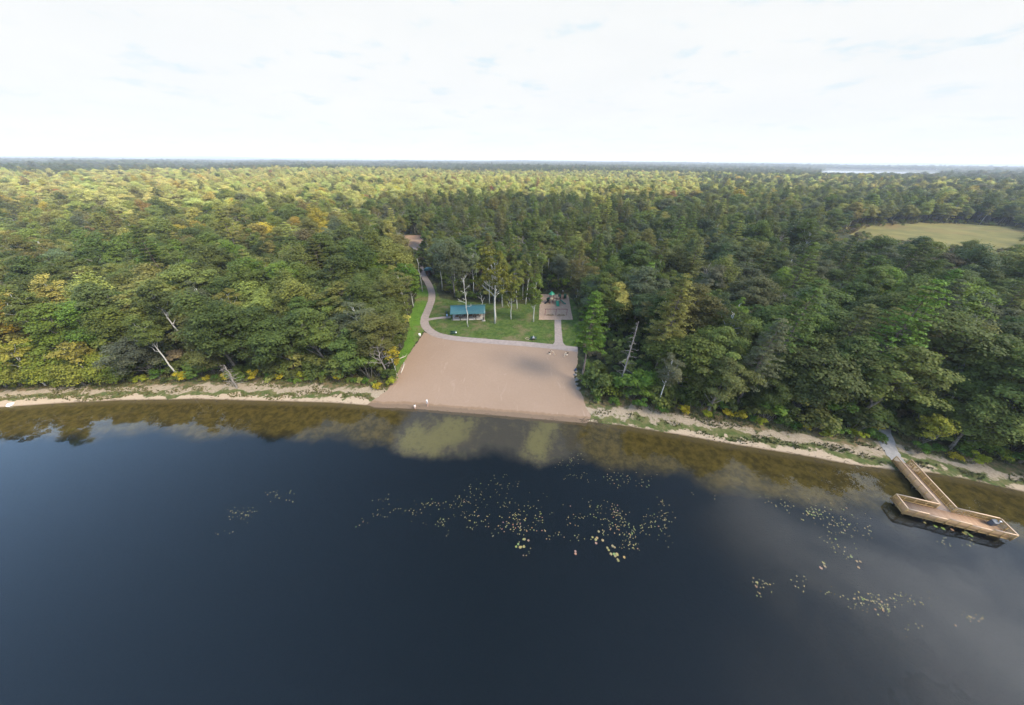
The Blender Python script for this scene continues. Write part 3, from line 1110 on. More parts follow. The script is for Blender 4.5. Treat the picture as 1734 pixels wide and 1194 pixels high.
special('aspen_tree', (838, 548), 'large sparse yellowing tree with pale forked limbs beside the picnic shelter', 'aspen tree', bare(93, 24, 4.6, 'bark_pale', 0.30, 3, 1.0, 15, 0.75, 0.42),
        (0.15, 0.15, 0.03), 0.4)
special('aspen_tree', (865.5, 541.5), 'small pale-trunked tree with thin yellowish leaves in the middle of the lawn', 'aspen tree', bare(94, 13.5, 2.9, 'bark_pale', 0.16, 3, 0.9, 10, 0.42, 0.4),
        (0.13, 0.15, 0.03), 1.4)
special('aspen_tree', (903.5, 545.5), 'green leafy tree on the lawn just left of the playground pad', 'aspen tree', broadleaf(95, 16.5, 2.4, 0.22, 32, 3800, 0.36, 'bark_pale', (0.6, 1.1), 0.17),
        (0.125, 0.165, 0.03), 2.2)
special('bare_tree', (792.5, 554), 'thin white leafless birch standing in front of the picnic shelter', 'bare tree', bare(96, 19.5, 1.6, 'bark_pale', 0.15, 3, 0.8, 9, lean=0.1), None, 0.2)
special('bare_tree', (817, 519), 'small pale dead snag behind the right end of the picnic shelter', 'bare tree', bare(97, 5.0, 1.6, 'bark_pale', 0.12, 2, 1.2, 4), None, 0.9)
special('bare_tree', (715.5, 494), 'tall white bare pole of a dead birch beside the winding path', 'bare tree', bare(98, 16, 0.9, 'bark_pale', 0.17, 2, 1.4, 5, lean=0.05), None, 0.1)
special('aspen_tree', (700, 520), 'bright green leafy tree leaning over the grass left of the winding path', 'aspen tree', broadleaf(99, 17, 3.3, 0.18, 40, 5400, 0.38, 'bark_pale', (0.8, 1.3), 0.18),
        (0.09, 0.165, 0.022), 0.0)
special('aspen_tree', (672, 634), 'thin yellow tree on the grass bank at left edge of beach', 'aspen tree', broadleaf(100, 9, 1.5, 0.25, 14, 800, 0.34, 'bark_pale', (0.5, 0.8), 0.09),
        (0.30, 0.24, 0.025), 0.0)
special('bare_tree', (655, 636), 'grey leafless tangle of a dead tree near the left beach corner', 'bare tree', bare(101, 11, 2.3, 'twig', 0.2, 3, 0.7, 13), None, 0.0)
special('bare_tree', (398, 652), 'small reddish-brown dead fir at the edge of the left shore', 'dead tree', dead_conifer(102, 6.5), None, 0.0)
for i, (x, y, hh, c, lab) in enumerate([(74, 650, 12, (0.22, 0.20, 0.035), 'leaning golden birch with white trunk at the far left shore, nearer the corner'),
                                        (166, 645, 11.5, (0.22, 0.19, 0.04), 'tall gold-topped birch on the left shore beside the dark oaks'),
                                        (150, 560, 17, (0.12, 0.13, 0.03), 'pale white-trunked birch rising over the far left shore trees')]):
    special('birch_tree', (x, y), lab, 'birch tree', broadleaf(110 + i, hh, 2.6, 0.5, 20, 2200, 0.36, 'bark_pale', (0.65, 1.1), 0.15, squash=0.55), c, 0.3 * i)
ll = [(8, 652, 7.5), (34, 650, 8.5), (52, 646, 7), (96, 648, 7.5), (118, 643, 9), (140, 648, 7), (188, 643, 8), (206, 640, 7), (-14, 655, 8), (22, 632, 10), (84, 630, 10), (128, 622, 11)]
for i, (x, y, hh) in enumerate(ll):
    special('broadleaf_tree', (x, y), f'low leafy yellow-green tree on the far left shore, {ordinal(i + 1)} counted along the bank', 'broadleaf tree', broadleaf(130 + i % 4, hh, 2.7 + 0.3 * (i % 3), 0.06, 34, 5200, 0.34),
            [(0.20, 0.215, 0.03), (0.15, 0.19, 0.03), (0.20, 0.205, 0.035)][i % 3], 0.7 * i)['group'] = 'low leafy trees along the far left bank'
special('aspen_tree', (1552, 754), 'yellow-leaved slanting tree at the wood edge above the pier trail', 'aspen tree', broadleaf(115, 8, 2.2, 0.4, 18, 1500, 0.34, 'bark', (0.6, 0.95), 0.1), (0.20, 0.20, 0.025), 0.0)
special('aspen_tree', (1545, 600), 'pale grey-green tree with white trunk standing out in the right wood', 'aspen tree', broadleaf(116, 19, 3.2, 0.45, 34, 4600, 0.36, 'bark_pale', (0.8, 1.25), 0.18),
        (0.10, 0.135, 0.05), 0.0)

for i, (pxy, hh, rgb, lab) in enumerate([((851, 520), 18, (0.14, 0.15, 0.035), 'slender olive-leaved tree just behind the big sparse tree on the lawn'),
                                           ((876, 524), 17, (0.15, 0.165, 0.035), 'slender light green tree right of the small lawn tree, at the lawn back edge'),
                                           ((890, 516), 19, (0.12, 0.14, 0.035), 'tall slim green tree at the lawn back edge, left of the playground'),
                                           ((829, 515), 16, (0.16, 0.15, 0.035), 'slim olive tree at the wood edge beside the pale snag')]):
    special('aspen_tree', pxy, lab, 'aspen tree', broadleaf(140 + i, hh, 2.2, 0.4, 26, 3600, 0.30, 'bark_pale', (0.55, 1.0), 0.15), rgb, 0.9 * i)

# shrubs along the shore edge
r = np.random.default_rng(5)
spots = []
for x, y in [(225, 641), (240, 645), (310, 640), (311, 644), (352, 641), (385, 643), (432, 642), (470, 641), (482, 638), (508, 640), (520, 637), (545, 641), (575, 645), (28, 655), (60, 652), (105, 651), (130, 650),
             (640, 655), (664, 650), (1157, 698), (1196, 702), (1252, 708), (1288, 716), (1362, 727), (1440, 733), (1452, 741), (1618, 775), (1692, 776), (1650, 782), (1230, 706), (1395, 738), (1475, 728)]:
    spots.append((x, y, 'yellow', (0.33, 0.27, 0.022) if r.random() < .5 else (0.24, 0.26, 0.025)))
for x, y in [(205, 642), (270, 640), (330, 643), (365, 640), (410, 644), (455, 642), (495, 643), (532, 642), (560, 640), (600, 646), (620, 648), (1010, 676), (1040, 683), (1080, 690), (1120, 697), (1215, 705), (1270, 712),
             (1320, 719), (1345, 724), (1415, 735), (1468, 738), (1487, 742), (1580, 762), (1634, 768), (1711, 783), (1555, 764)]:
    spots.append((x, y, 'green', (0.07, 0.13, 0.02) if r.random() < .6 else (0.10, 0.16, 0.025)))
for sidename in ('left', 'right'):
    for cw in ('yellow', 'green'):
        lst = sorted([s_ for s_ in spots if s_[2] == cw and (s_[0] < 800) == (sidename == 'left')], key=lambda q: abs(q[0] - 800))
        for n, (x, y, cw_, rgb) in enumerate(lst):
            b = thing('shrub', gz(at(x, y, 0.8)), f'{cw} shrub at the wood edge of the {sidename} shore, {ordinal(n + 1)} {cw} one from the beach', 'shrub', r.uniform(0, 6), 'shrubs along the shore')
            s_ = r.uniform(0.6, 1.0) if cw == 'yellow' else r.uniform(0.6, 1.1)
            b.scale = (s_ * 1.1, s_ * 1.1, s_)
            ms = PROTO['bush'][n % 3]
            link('stems', ms[0], b)
            c = link('leaves', ms[1], b)
            c['tcol'] = rgb

# sources for the far wood: crowns and trunks of trees already standing here
SRC = {}
for o in list(C.objects):
    if o.type == 'MESH' and o.parent:
        for kd in PROTO:
            for i, ms in enumerate(PROTO[kd]):
                if o.data in ms:
                    l_ = SRC.setdefault((kd, i), [])
                    if all(q.data != o.data for q in l_): l_.append(o)
rest = [t for t in rest if (t[0], t[1]) in SRC]
tree_points('forest', rest, {q: PROTO[q] for q in ('broad', 'aspen', 'pine', 'spruce', 'bare')})

# undergrowth beneath and between the trees
X, Y = scatter(2.6, 30, 190, 77)
Dd = shore(X, Y)
k_ = (Dd > 5.6) & ~inside(PARKW, X, Y) & ~inside(LOT, X, Y)
X, Y, Dd = X[k_], Y[k_], Dd[k_]
Z = height(X, Y, Dd)
k_ = ~(blocks(TRAILPX, X, Y, Z, 2 + 0 * X, 1 + 0 * X) | blocks(PARKPX, X, Y, Z, 2.2 + 0 * X, 1 + 0 * X) | blocks(HUTPX, X, Y, Z, 2.2 + 0 * X, 1 + 0 * X))
X, Y, Z, Dd = X[k_], Y[k_], Z[k_], Dd[k_]
ug = []
for i in range(len(X)):
    s_ = rng.uniform(0.6, 1.5) * (0.55 if Dd[i] < 7 else (1.75 if Dd[i] < 12 else 1.1))
    cw = pick({'dark green': .35, 'green': .4, 'bright green': .12, 'yellow-green': .07, 'brownish': .06}, rng)
    ug.append(['bush', int(rng.integers(3)), X[i], Y[i], Z[i], s_, s_ * rng.uniform(0.7, 1.1), rng.uniform(0, 6.28), cw, jit(COL[cw], rng), 0])
em = dense(MEADOW, 3.0)
for x, y in em:
    for _ in range(3):
        xx, yy = x + rng.normal() * 5, y + rng.normal() * 5
        s_ = rng.uniform(0.5, 1.7)
        cw = pick({'green': .3, 'olive': .4, 'brownish': .3}, rng)
        ug.append(['bush', int(rng.integers(3)), xx, yy, hz(xx, yy), s_, s_ * 0.8, rng.uniform(0, 6.28), cw, jit(COL[cw], rng), 0])
tree_points('undergrowth', ug, {'bush': PROTO['bush']})


# grass tufts on the shore strip and lawn
def tufts(name, X, Y, hgt, wid, mat, per=3):
    n = len(X)
    Z = height(X, Y)
    V, T = [], []
    for k in range(per):
        a = rng.uniform(0, 6.28, n)
        h_ = hgt * rng.uniform(0.5, 1.3, n)
        bx, by = np.cos(a) * wid / 2, np.sin(a) * wid / 2
        lx, ly = rng.normal(size=n) * h_ * 0.45, rng.normal(size=n) * h_ * 0.45
        P = np.stack([np.stack([X - bx, Y - by, Z], 1), np.stack([X + bx, Y + by, Z], 1), np.stack([X + lx, Y + ly, Z + h_], 1)], 1)
        V.append(P.reshape(-1, 3))
    V = np.concatenate(V)
    o = link(name, np_mesh(name, V, None, np.arange(len(V)).reshape(-1, 3), [mat]))
    return tag(o, kind='stuff')


M['tuft'] = two('shore_grass', (0.088, 0.098, 0.028), (0.19, 0.155, 0.065), 0.5, lo=0.3, hi=0.7)
M['tuft2'] = two('lawn_tufts', (0.055, 0.095, 0.016), (0.125, 0.15, 0.035), 0.45, lo=0.3, hi=0.7)
X, Y = rng.uniform(-112, 92, 60000), rng.uniform(24, 66, 60000)
Dd = shore(X, Y)
nz_ = np.sin(X * .7 + 2 * np.sin(Y * .5)) * np.cos(X * .23 + Y * .9) + 0.3 * rng.normal(size=len(X)) + 0.55 * np.sin(X * 0.13 + 1.0) + np.where(X < -80, 0.7, 0.0)
Dd = Dd + 0.9 * np.sin(X * 0.19) + 0.5 * np.sin(X * 0.47 + 1)
k_ = (Dd > 0.9) & (Dd < 9) & ~inside(PARKW, X, Y) & ~inside(BEACH, X, Y) & (((Dd > 1.3) & (Dd < 2.9) & (nz_ > -0.35)) | ((Dd > 4.9) & (nz_ > -0.7)) | (nz_ > 1.25))
u_, v_ = proj(np.stack([X, Y, height(X, Y, Dd)], 1))
k_ &= ~inside([(1495, 720), (1520, 728), (1545, 795), (1510, 795)], u_, v_)
tufts('shore_grass', X[k_], Y[k_], 0.42, 0.22, M['tuft'])
X, Y = rng.uniform(-45, 26, 40000), rng.uniform(50, 125, 40000)
u_, v_ = proj(np.stack([X, Y, X * 0 + 1.2], 1))
nz_ = np.sin(X * .5 + 1.5 * np.sin(Y * .4)) * np.cos(X * .2 + Y * .6) + 0.5 * rng.normal(size=len(X))
k_ = (inside(LAWN, X, Y) | inside(EDGE, X, Y)) & (nz_ > 0.0) & ~inside(PAD, X, Y) & ~inside(BEACH, X, Y)
for rb in (ribbon(PATH, 2.9), ribbon(px([(720, 543), (735, 540), (750, 538.5), (763, 537.5)]), 1.8), ribbon(px([(946.5, 587), (945.8, 575), (944.9, 560), (944.3, 542)]), (5.4, 2.7, 2.5, 2.4, 2.4))):
    k_ &= ~inside(rb, X, Y)
SLABPX = px([(762, 546), (823, 546), (823, 530), (762, 530)])
k_ &= ~inside(SLABPX, X, Y)
tufts('lawn_grass', X[k_], Y[k_], 0.16, 0.16, M['tuft2'], 2)

# ------------------------------------------------------------------ made things
M['roof'] = plain('green_metal_roof', (0.060, 0.165, 0.160), 0.35, 0.5, 0.0, 0.12, 1.5)
M['dark'] = plain('dark_steel', (0.025, 0.024, 0.026), 0.5, 0.4)
M['concrete'] = plain('slab_concrete', (0.46, 0.40, 0.33), 0.9, 0.2, 0, 0.12, 1.2)
M['galv'] = plain('galvanised_steel', (0.50, 0.50, 0.52), 0.4, 0.5, 0.5)
M['table'] = plain('table_boards', (0.26, 0.16, 0.10), 0.7, 0.2)
M['cedar'] = plain('brown_boards', (0.11, 0.055, 0.035), 0.8, 0.2)
M['maroon'] = plain('maroon_paint', (0.165, 0.028, 0.035), 0.4, 0.5)
M['pgreen'] = plain('green_plastic', (0.010, 0.20, 0.105), 0.35, 0.5)
M['pdeep'] = plain('deep_green_plastic', (0.008, 0.105, 0.062), 0.4, 0.5)
M['ptan'] = plain('tan_plastic', (0.60, 0.47, 0.33), 0.5, 0.4)
M['black'] = plain('black_rubber', (0.02, 0.02, 0.022), 0.7, 0.2)
M['white'] = plain('white_paint', (0.80, 0.80, 0.78), 0.5, 0.4, 0, 0.04)
M['grey'] = plain('dark_grey_box', (0.075, 0.082, 0.095), 0.5, 0.4)
M['blue'] = plain('navy_canvas', (0.030, 0.045, 0.085), 0.8, 0.2)
M['bluegrey'] = plain('pale_blue_plastic', (0.30, 0.40, 0.50), 0.5, 0.4)
M['benchgreen'] = plain('dark_green_bench', (0.016, 0.055, 0.040), 0.5, 0.4)
M['log'] = plain('weathered_log', (0.44, 0.38, 0.31), 0.9, 0.1, 0, 0.25, 3)
M['stone'] = plain('pale_stone', (0.17, 0.155, 0.135), 0.9, 0.1, 0, 0.25, 2)
M['skin'] = plain('skin', (0.56, 0.35, 0.26), 0.6, 0.3, 0, 0.05)
M['shirt_white'] = plain('white_cotton', (0.78, 0.75, 0.72), 0.9, 0.1, 0, 0.05)
M['shirt_blue'] = plain('pale_blue_cotton', (0.42, 0.50, 0.62), 0.9, 0.1, 0, 0.08)
M['trouser'] = plain('black_trousers', (0.018, 0.018, 0.024), 0.9, 0.1)
M['shorts'] = plain('pale_shorts', (0.62, 0.54, 0.50), 0.9, 0.1)
M['hair'] = plain('brown_hair', (0.045, 0.026, 0.016), 0.6, 0.3)
M['hair_grey'] = plain('grey_hair', (0.55, 0.54, 0.54), 0.6, 0.3)
M['red'] = plain('red_cloth', (0.40, 0.05, 0.05), 0.8, 0.2)
M['glass'] = plain('dark_window', (0.02, 0.025, 0.03), 0.1, 0.6)


def wood(name, along, c1, c2, pitch=0.145):
    """deck boards: dark joints and board to board tone, laid across direction `along`"""
    k = NT(name)
    P = k.obj()
    vm = k.n('VectorMath', operation='DOT_PRODUCT')
    k.put(vm.inputs[0], P)
    vm.inputs[1].default_value = along
    u = k.math('DIVIDE', vm.outputs['Value'], pitch)
    fr = k.math('FRACT', u)
    fl_ = k.math('FLOOR', u)
    wn = k.n('TexWhiteNoise', noise_dimensions='1D')
    k.put(wn.inputs['W'], fl_)
    n = k.noise(P, 1.2, 4)
    c = k.mix(wn.outputs['Value'], c1, c2)
    c = k.mix(k.math('MULTIPLY', n, 0.5), c, tuple(x * 0.72 for x in c1))
    gap = k.math('MULTIPLY', k.step(fr, 0.0, 0.07), k.step(fr, 1.0, 0.93))
    c = k.mix(gap, tuple(x * 0.25 for x in c1), c)
    return k.done(k.bsdf(c, 0.8, 0.2))


M['deck'] = wood('deck_boards', (1, 0, 0), (0.35, 0.215, 0.130), (0.46, 0.30, 0.19))
M['deck2'] = wood('walkway_boards', (0, 1, 0), (0.36, 0.25, 0.18), (0.45, 0.32, 0.24))
M['timber'] = plain('treated_timber', (0.49, 0.31, 0.125), 0.8, 0.2, 0, 0.2, 3)
M['caprail'] = plain('cap_rail_timber', (0.55, 0.38, 0.25), 0.8, 0.2, 0, 0.12, 3)
M['pile'] = plain('wet_pile_timber', (0.10, 0.075, 0.045), 0.8, 0.2, 0, 0.3, 3)

# --- fishing pier: T of boardwalk and platform; local x runs along the platform, local y to the shore
A0, B0, C0, D0 = (np.array(at(x, y, 1.8)) for x, y in ((1524.3, 838.2), (1538.5, 861.2), (1724.7, 906.4), (1699.7, 879.4)))
ux = (D0 - A0 + C0 - B0)
ux /= np.linalg.norm(ux)
uy = np.array([-ux[1], ux[0]])
LW = float(((D0 - A0) @ ux + (C0 - B0) @ ux) / 2)
LD = float(((A0 - B0) @ uy + (D0 - C0) @ uy) / 2)
org = B0 + uy * float((A0 - B0) @ uy - LD) * 0.5
J1, J2 = (np.array(at(x, y, 1.8)) for x, y in ((1593.5, 854.5), (1622, 862)))
jx1, jx2 = float((J1 - org) @ ux), float((J2 - org) @ ux)
W1 = np.array(at(1522.5, 773.4, 1.8))
WLEN = float((W1 - org) @ uy)
pier = thing('fishing_pier', (org[0], org[1], 0), 'T-shaped wooden fishing pier with railings reaching out from the right shore', 'pier', math.atan2(ux[1], ux[0]))
DZ = 0.72
b = MB(); b.box((LW / 2, LD / 2, DZ - 0.02), (LW, LD, 0.04)); b.build('deck', M['deck'], pier)
wx = (jx1 + jx2) / 2
ww_ = jx2 - jx1
b = MB(); b.box((wx, LD + (WLEN - LD) / 2 + 0.002, DZ - 0.021), (ww_ - 0.02, WLEN - LD, 0.04)); b.build('walkway_deck', M['deck2'], pier)
b = MB()
for y in (0.02, LD - 0.02):
    b.bar((0, y, DZ - 0.17), (LW, y, DZ - 0.17), 0.05, 0.24)
for x in (0.03, LW - 0.03):
    b.bar((x, 0.05, DZ - 0.17), (x, LD - 0.05, DZ - 0.17), 0.05, 0.24)
for x in (jx1 + 0.03, jx2 - 0.03):
    b.bar((x, LD + 0.01, DZ - 0.17), (x, WLEN, DZ - 0.17), 0.05, 0.24)
b.build('fascia_beam', M['timber'], pier)
for x in np.linspace(0.5, LW - 0.5, 5):
    for y in (0.3, LD - 0.3):
        b = MB(); b.tube([(x, y, -3.2), (x, y, DZ - 0.06)], 0.11, 8); b.build('pile', M['pile'], pier)
for y in np.linspace(LD + 1.5, WLEN - 2.2, 3):
    for x in (jx1 + 0.2, jx2 - 0.2):
        b = MB(); b.tube([(x, y, -2.2), (x, y, DZ - 0.06)], 0.10, 8); b.build('pile', M['pile'], pier)


def railing(p, q, panels, heights, outs):
    """one straight run of railing: posts are parts, rails and balusters one section per panel"""
    p, q, outs = np.array(p, float), np.array(q, float), np.array(outs, float)
    n = panels
    ry = math.atan2((q - p)[1], (q - p)[0])
    for i in range(n + 1):
        c = p + (q - p) * i / n
        hh = max(heights[max(0, i - 1)], heights[min(n - 1, i)])
        b = MB()
        b.box((c[0] + outs[0] * 0.075, c[1] + outs[1] * 0.075, DZ - 0.32 + (hh + 0.30) / 2), (0.09, 0.09, hh + 0.30), ry)
        b.build('post', M['timber'], pier)
    i = 0
    while i < n:
        j = i
        while j < n and heights[j] == heights[i]: j += 1
        a_, c_ = p + (q - p) * i / n, p + (q - p) * j / n
        hh = heights[i]
        o = outs * 0.01
        b = MB()
        b.bar((a_[0] + o[0], a_[1] + o[1], DZ + hh - 0.08), (c_[0] + o[0], c_[1] + o[1], DZ + hh - 0.08), 0.04, 0.09)
        b.bar((a_[0] + o[0], a_[1] + o[1], DZ + 0.12), (c_[0] + o[0], c_[1] + o[1], DZ + 0.12), 0.04, 0.09)
        m_ = int(np.linalg.norm(c_ - a_) / 0.125)
        for k_ in range(m_):
            g_ = a_ + (c_ - a_) * (k_ + 0.5) / m_ + outs * 0.045
            b.box((g_[0], g_[1], DZ + 0.06 + (hh - 0.1) / 2), (0.036, 0.03, hh - 0.08), ry)
        rl = b.build('railing_section', M['timber'], pier)
        b = MB()
        o = outs * 0.05
        b.bar((a_[0] + o[0], a_[1] + o[1], DZ + hh + 0.005), (c_[0] + o[0], c_[1] + o[1], DZ + hh + 0.005), 0.17, 0.038)
        b.build('cap_rail', M['caprail'], rl)
        i = j


hi, lo_ = 1.08, 0.88
railing((0, 0), (LW, 0), 10, [hi, hi, lo_, lo_, hi, hi, lo_, lo_, hi, hi], (0, -1))
railing((0, 0), (0, LD), 2, [hi, hi], (-1, 0))
railing((0, LD), (jx1, LD), 4, [hi] * 4, (0, 1))
railing((jx2, LD), (LW, LD), 4, [hi] * 4, (0, 1))
railing((LW, LD), (LW, 0), 2, [hi, hi], (1, 0))
railing((jx1, LD), (jx1, WLEN), 8, [hi] * 8, (-1, 0))
railing((jx2, LD), (jx2, WLEN), 8, [hi] * 8, (1, 0))


def on_pier(x, y):
    v = org + ux * x + uy * y
    return (v[0], v[1], DZ)


t = thing('storage_box', on_pier(LW - 0.75, LD - 0.52), 'dark grey box with sloping lid on the right end of the fishing pier', 'storage box', math.atan2(ux[1], ux[0]) + 0.25)
b = MB(); b.box((0, 0, 0.36), (0.62, 0.52, 0.72)); b.build('body', M['grey'], t, bevel=0.02)
b = MB(); b.box((0, -0.02, 0.80), (0.68, 0.60, 0.07), rx=0.28); b.build('lid', M['grey'], t, bevel=0.015)
b = MB(); b.box((0.42, -0.1, 0.5), (0.05, 0.05, 1.0)); b.box((0.42, -0.1, 1.02), (0.3, 0.22, 0.03), rx=0.4); b.build('sign_arm', M['galv'], t)

# --- picnic shelter
E0, E1 = np.array(at(762.3, 532, 3.75)), np.array(at(821.5, 530.5, 3.75))
sx = (E1 - E0)
SL = float(np.linalg.norm(sx))
sx /= SL
sy = np.array([-sx[1], sx[0]])
so_ = E0 + sy * 0.1
shel = thing('picnic_shelter', (so_[0], so_[1], 1.2), 'open picnic shelter with green metal roof on dark posts beside the lawn', 'picnic shelter', math.atan2(sx[1], sx[0]))
SD = 6.2
b = MB(); b.box((SL / 2, SD / 2 - 0.05, 0.02), (SL - 0.5, SD - 0.5, 0.28)); b.build('slab', M['concrete'], shel)
b = MB(); b.box((SL - 0.6, -0.45, 0.01), (1.15, 1.0, 0.26)); b.build('grill_pad', M['concrete'], shel)
rf = MB()
ez, rz_ = 2.58, 4.0
for s_ in (0, 1):
    y0, y1 = (-0.35, SD / 2) if s_ == 0 else (SD + 0.25, SD / 2)
    n_ = 28
    for i in range(n_):
        x0, x1 = -0.05 + (SL + 0.1) * i / n_, -0.05 + (SL + 0.1) * (i + 1) / n_
        rf.add([(x0, y0, ez), (x1, y0, ez), (x1, y1, rz_), (x0, y1, rz_), (x0, y0, ez - 0.09), (x1, y0, ez - 0.09), (x1, y1, rz_ - 0.09), (x0, y1, rz_ - 0.09)],
               [(0, 1, 2, 3), (7, 6, 5, 4), (0, 4, 5, 1)] + ([(0, 3, 7, 4)] if i == 0 else []) + ([(1, 5, 6, 2)] if i == n_ - 1 else []))
        rf.bar((x1, y0, ez + 0.02), (x1, y1, rz_ + 0.02), 0.05, 0.05)
roof = rf.build('roof', M['roof'], shel)
b = MB(); b.bar((-0.06, SD / 2, rz_ + 0.05), (SL + 0.06, SD / 2, rz_ + 0.05), 0.4, 0.06); b.build('ridge_cap', M['roof'], roof)
for x in np.linspace(0.55, SL - 0.55, 5):
    for y in (0.15, SD - 0.35):
        b = MB(); b.box((x, y, 0.16 + 1.2), (0.17, 0.17, 2.4)); b.build('post', M['dark'], shel)
b = MB()
for y in (0.15, SD - 0.35): b.bar((0.1, y, 2.62), (SL - 0.1, y, 2.62), 0.12, 0.2)
b.build('beam', M['dark'], shel)


def on_shelter(x, y, z=0.16):
    v = so_ + sx * x + sy * y
    return (v[0], v[1], 1.2 + z)


def picnic_table(loc, rz, label):
    t = thing('picnic_table', loc, label, 'picnic table', rz, 'picnic tables under the shelter roof')
    b = MB()
    for i in range(5): b.box((0, -0.31 + 0.155 * i, 0.75), (1.8, 0.14, 0.04))
    b.build('tabletop', M['table'], t)
    for s_ in (-1, 1):
        b = MB()
        for i in range(2): b.box((0, s_ * (0.64 + 0.15 * i), 0.45), (1.8, 0.135, 0.04))
        b.build('seat', M['table'], t)
    for s_ in (-1, 1):
        b = MB()
        b.bar((s_ * 0.62, -0.28, 0.73), (s_ * 0.62, -0.62, 0), 0.06, 0.06)
        b.bar((s_ * 0.62, 0.28, 0.73), (s_ * 0.62, 0.62, 0), 0.06, 0.06)
        b.bar((s_ * 0.62, -0.8, 0.40), (s_ * 0.62, 0.8, 0.40), 0.06, 0.06)
        b.build('leg_frame', M['galv'], t)
    return t


picnic_table(on_shelter(2.0, 2.0), 1.5, 'picnic table at the left end under the green shelter roof')
picnic_table(on_shelter(4.2, 2.2), 1.65, 'picnic table second from the left under the green shelter roof')
picnic_table(on_shelter(6.5, 2.4), 1.5, 'picnic table third from the left under the green shelter roof')
picnic_table(on_shelter(8.6, 2.6), 1.6, 'picnic table at the right end under the green shelter roof')
g = thing('grill', on_shelter(SL - 0.6, -0.4, 0.14), 'black pedestal grill on its pad at right corner of the picnic shelter', 'grill', math.atan2(sx[1], sx[0]))
b = MB(); b.tube([(0, 0, 0), (0, 0, 0.75)], 0.05, 8); b.build('pedestal', M['dark'], g)
b = MB(); b.box((0, 0, 0.78), (0.62, 0.45, 0.03)); b.box((0, 0.22, 0.89), (0.62, 0.025, 0.22)); b.box((-0.3, 0, 0.89), (0.025, 0.42, 0.22)); b.box((0.3, 0, 0.89), (0.025, 0.42, 0.22)); b.build('fire_box', M['black'], g)
b = MB()
for i in range(9): b.box((-0.26 + 0.065 * i, -0.01, 0.93), (0.012, 0.40, 0.012))
b.build('grate', M['galv'], g)


def bin_(loc, label, mat, hh):
    t = thing('trash_bin', loc, label, 'trash bin')
    b = MB(); b.lathe([(0.01, 0), (0.26, 0), (0.30, hh), (0.01, hh)], 16); b.build('barrel', mat, t, True)
    b = MB(); b.lathe([(0.33, hh), (0.33, hh + 0.06), (0.2, hh + 0.2), (0.01, hh + 0.24)], 16); b.build('lid', mat, t, True)


q = at(757.5, 537, 1.2); bin_((q[0], q[1], 1.25), 'pale blue bin on the path at left end of the picnic shelter', M['bluegrey'], 0.8)
q = at(756.5, 532, 1.2); bin_((q[0], q[1], 1.2), 'dark bin in the grass behind the pale blue bin', M['benchgreen'], 0.95)

# --- swing set
s0, s1 = np.array(at(922.7, 534.8, 1.2)), np.array(at(959.3, 534.8, 1.2))
vx = s1 - s0
SW = float(np.linalg.norm(vx))
sw_ = thing('swing_set', (s0[0], s0[1], 1.27), 'maroon two-bay swing set on the mulch pad nearest the path', 'swing set', math.atan2(vx[1], vx[0]))
for x in (0, SW / 2, SW):
    b = MB(); b.tube([(x, 0, 0), (x, 0, 2.35)], 0.075, 8); b.build('post', M['maroon'], sw_, True)
b = MB(); b.tube([(-0.1, 0, 2.37), (SW + 0.1, 0, 2.37)], 0.075, 8); b.build('top_beam', M['maroon'], sw_, True)
for x in (SW * 0.15, SW * 0.35, SW * 0.65, SW * 0.85):
    b = MB()
    for i in range(9):
        f = i / 8
        b.box((x - 0.24 + 0.48 * f, 0, 0.50 - 0.10 * math.sin(f * math.pi)), (0.065, 0.16, 0.02), ry=-0.5 * math.cos(f * math.pi))
    st_ = b.build('swing_seat', M['black'], sw_)
    b = MB()
    for s_ in (-0.24, 0.24): b.tube([(x + s_, 0, 0.5), (x + s_ * 0.9, 0, 2.32)], 0.008, 4)
    b.build('chains', M['galv'], st_)

# --- play tower with slides
t0 = at(933, 514.0, 1.2)
pt = thing('play_tower', (t0[0], t0[1], 1.27), 'maroon and tan play tower with green roof and slides on the mulch pad', 'play structure', 0.05)
for x in (-0.62, 0.62):
    for y in (-0.62, 0.62):
        b = MB(); b.tube([(x, y, 0), (x, y, 3.75)], 0.065, 8); b.build('post', M['maroon'], pt, True)
for x, y in ((1.9, -0.62), (1.9, 0.62), (3.1, -0.62), (3.1, 0.62)):
    b = MB(); b.tube([(x, y, 0), (x, y, 2.2)], 0.065, 8); b.build('post', M['maroon'], pt, True)
b = MB(); b.box((0, 0, 1.52), (1.24, 1.24, 0.06)); b.build('deck', M['ptan'], pt)
b = MB(); b.box((1.25, 0, 1.42), (1.2, 1.16, 0.06)); b.build('bridge_deck', M['ptan'], pt)
b = MB(); b.box((2.5, 0, 1.22), (1.2, 1.24, 0.06)); b.build('low_deck', M['ptan'], pt)
b = MB()
nseg = 8
for (z0, r0_), (z1, r1_) in (((3.55, 1.12), (4.0, 0.78)), ((4.0, 0.78), (4.62, 0.05))):
    b.lathe([(r0_, z0), (r1_, z1)], nseg)
b.lathe([(1.12, 3.55), (1.06, 3.50), (0.05, 3.9)], nseg)
b.build('roof', M['pgreen'], pt)
b = MB(); b.box((0, -0.66, 1.95), (1.1, 0.05, 0.95)); b.build('tan_panel', M['ptan'], pt)
b = MB(); b.box((0.15, -0.67, 3.05), (0.35, 0.04, 0.9)); b.build('tan_panel', M['ptan'], pt)
b = MB(); b.box((1.25, 0.58, 1.95), (1.15, 0.05, 0.85)); b.build('tan_panel', M['ptan'], pt)
b = MB(); b.box((2.5, 0.64, 1.75), (1.1, 0.05, 0.9)); b.build('tan_panel', M['ptan'], pt)
b = MB()
for y in (-0.56, 0.56):
    b.tube([(0.62, y, 2.4), (1.25, y, 2.2), (1.9, y, 2.1)], 0.03, 6)
b.build('handrail', M['maroon'], pt)


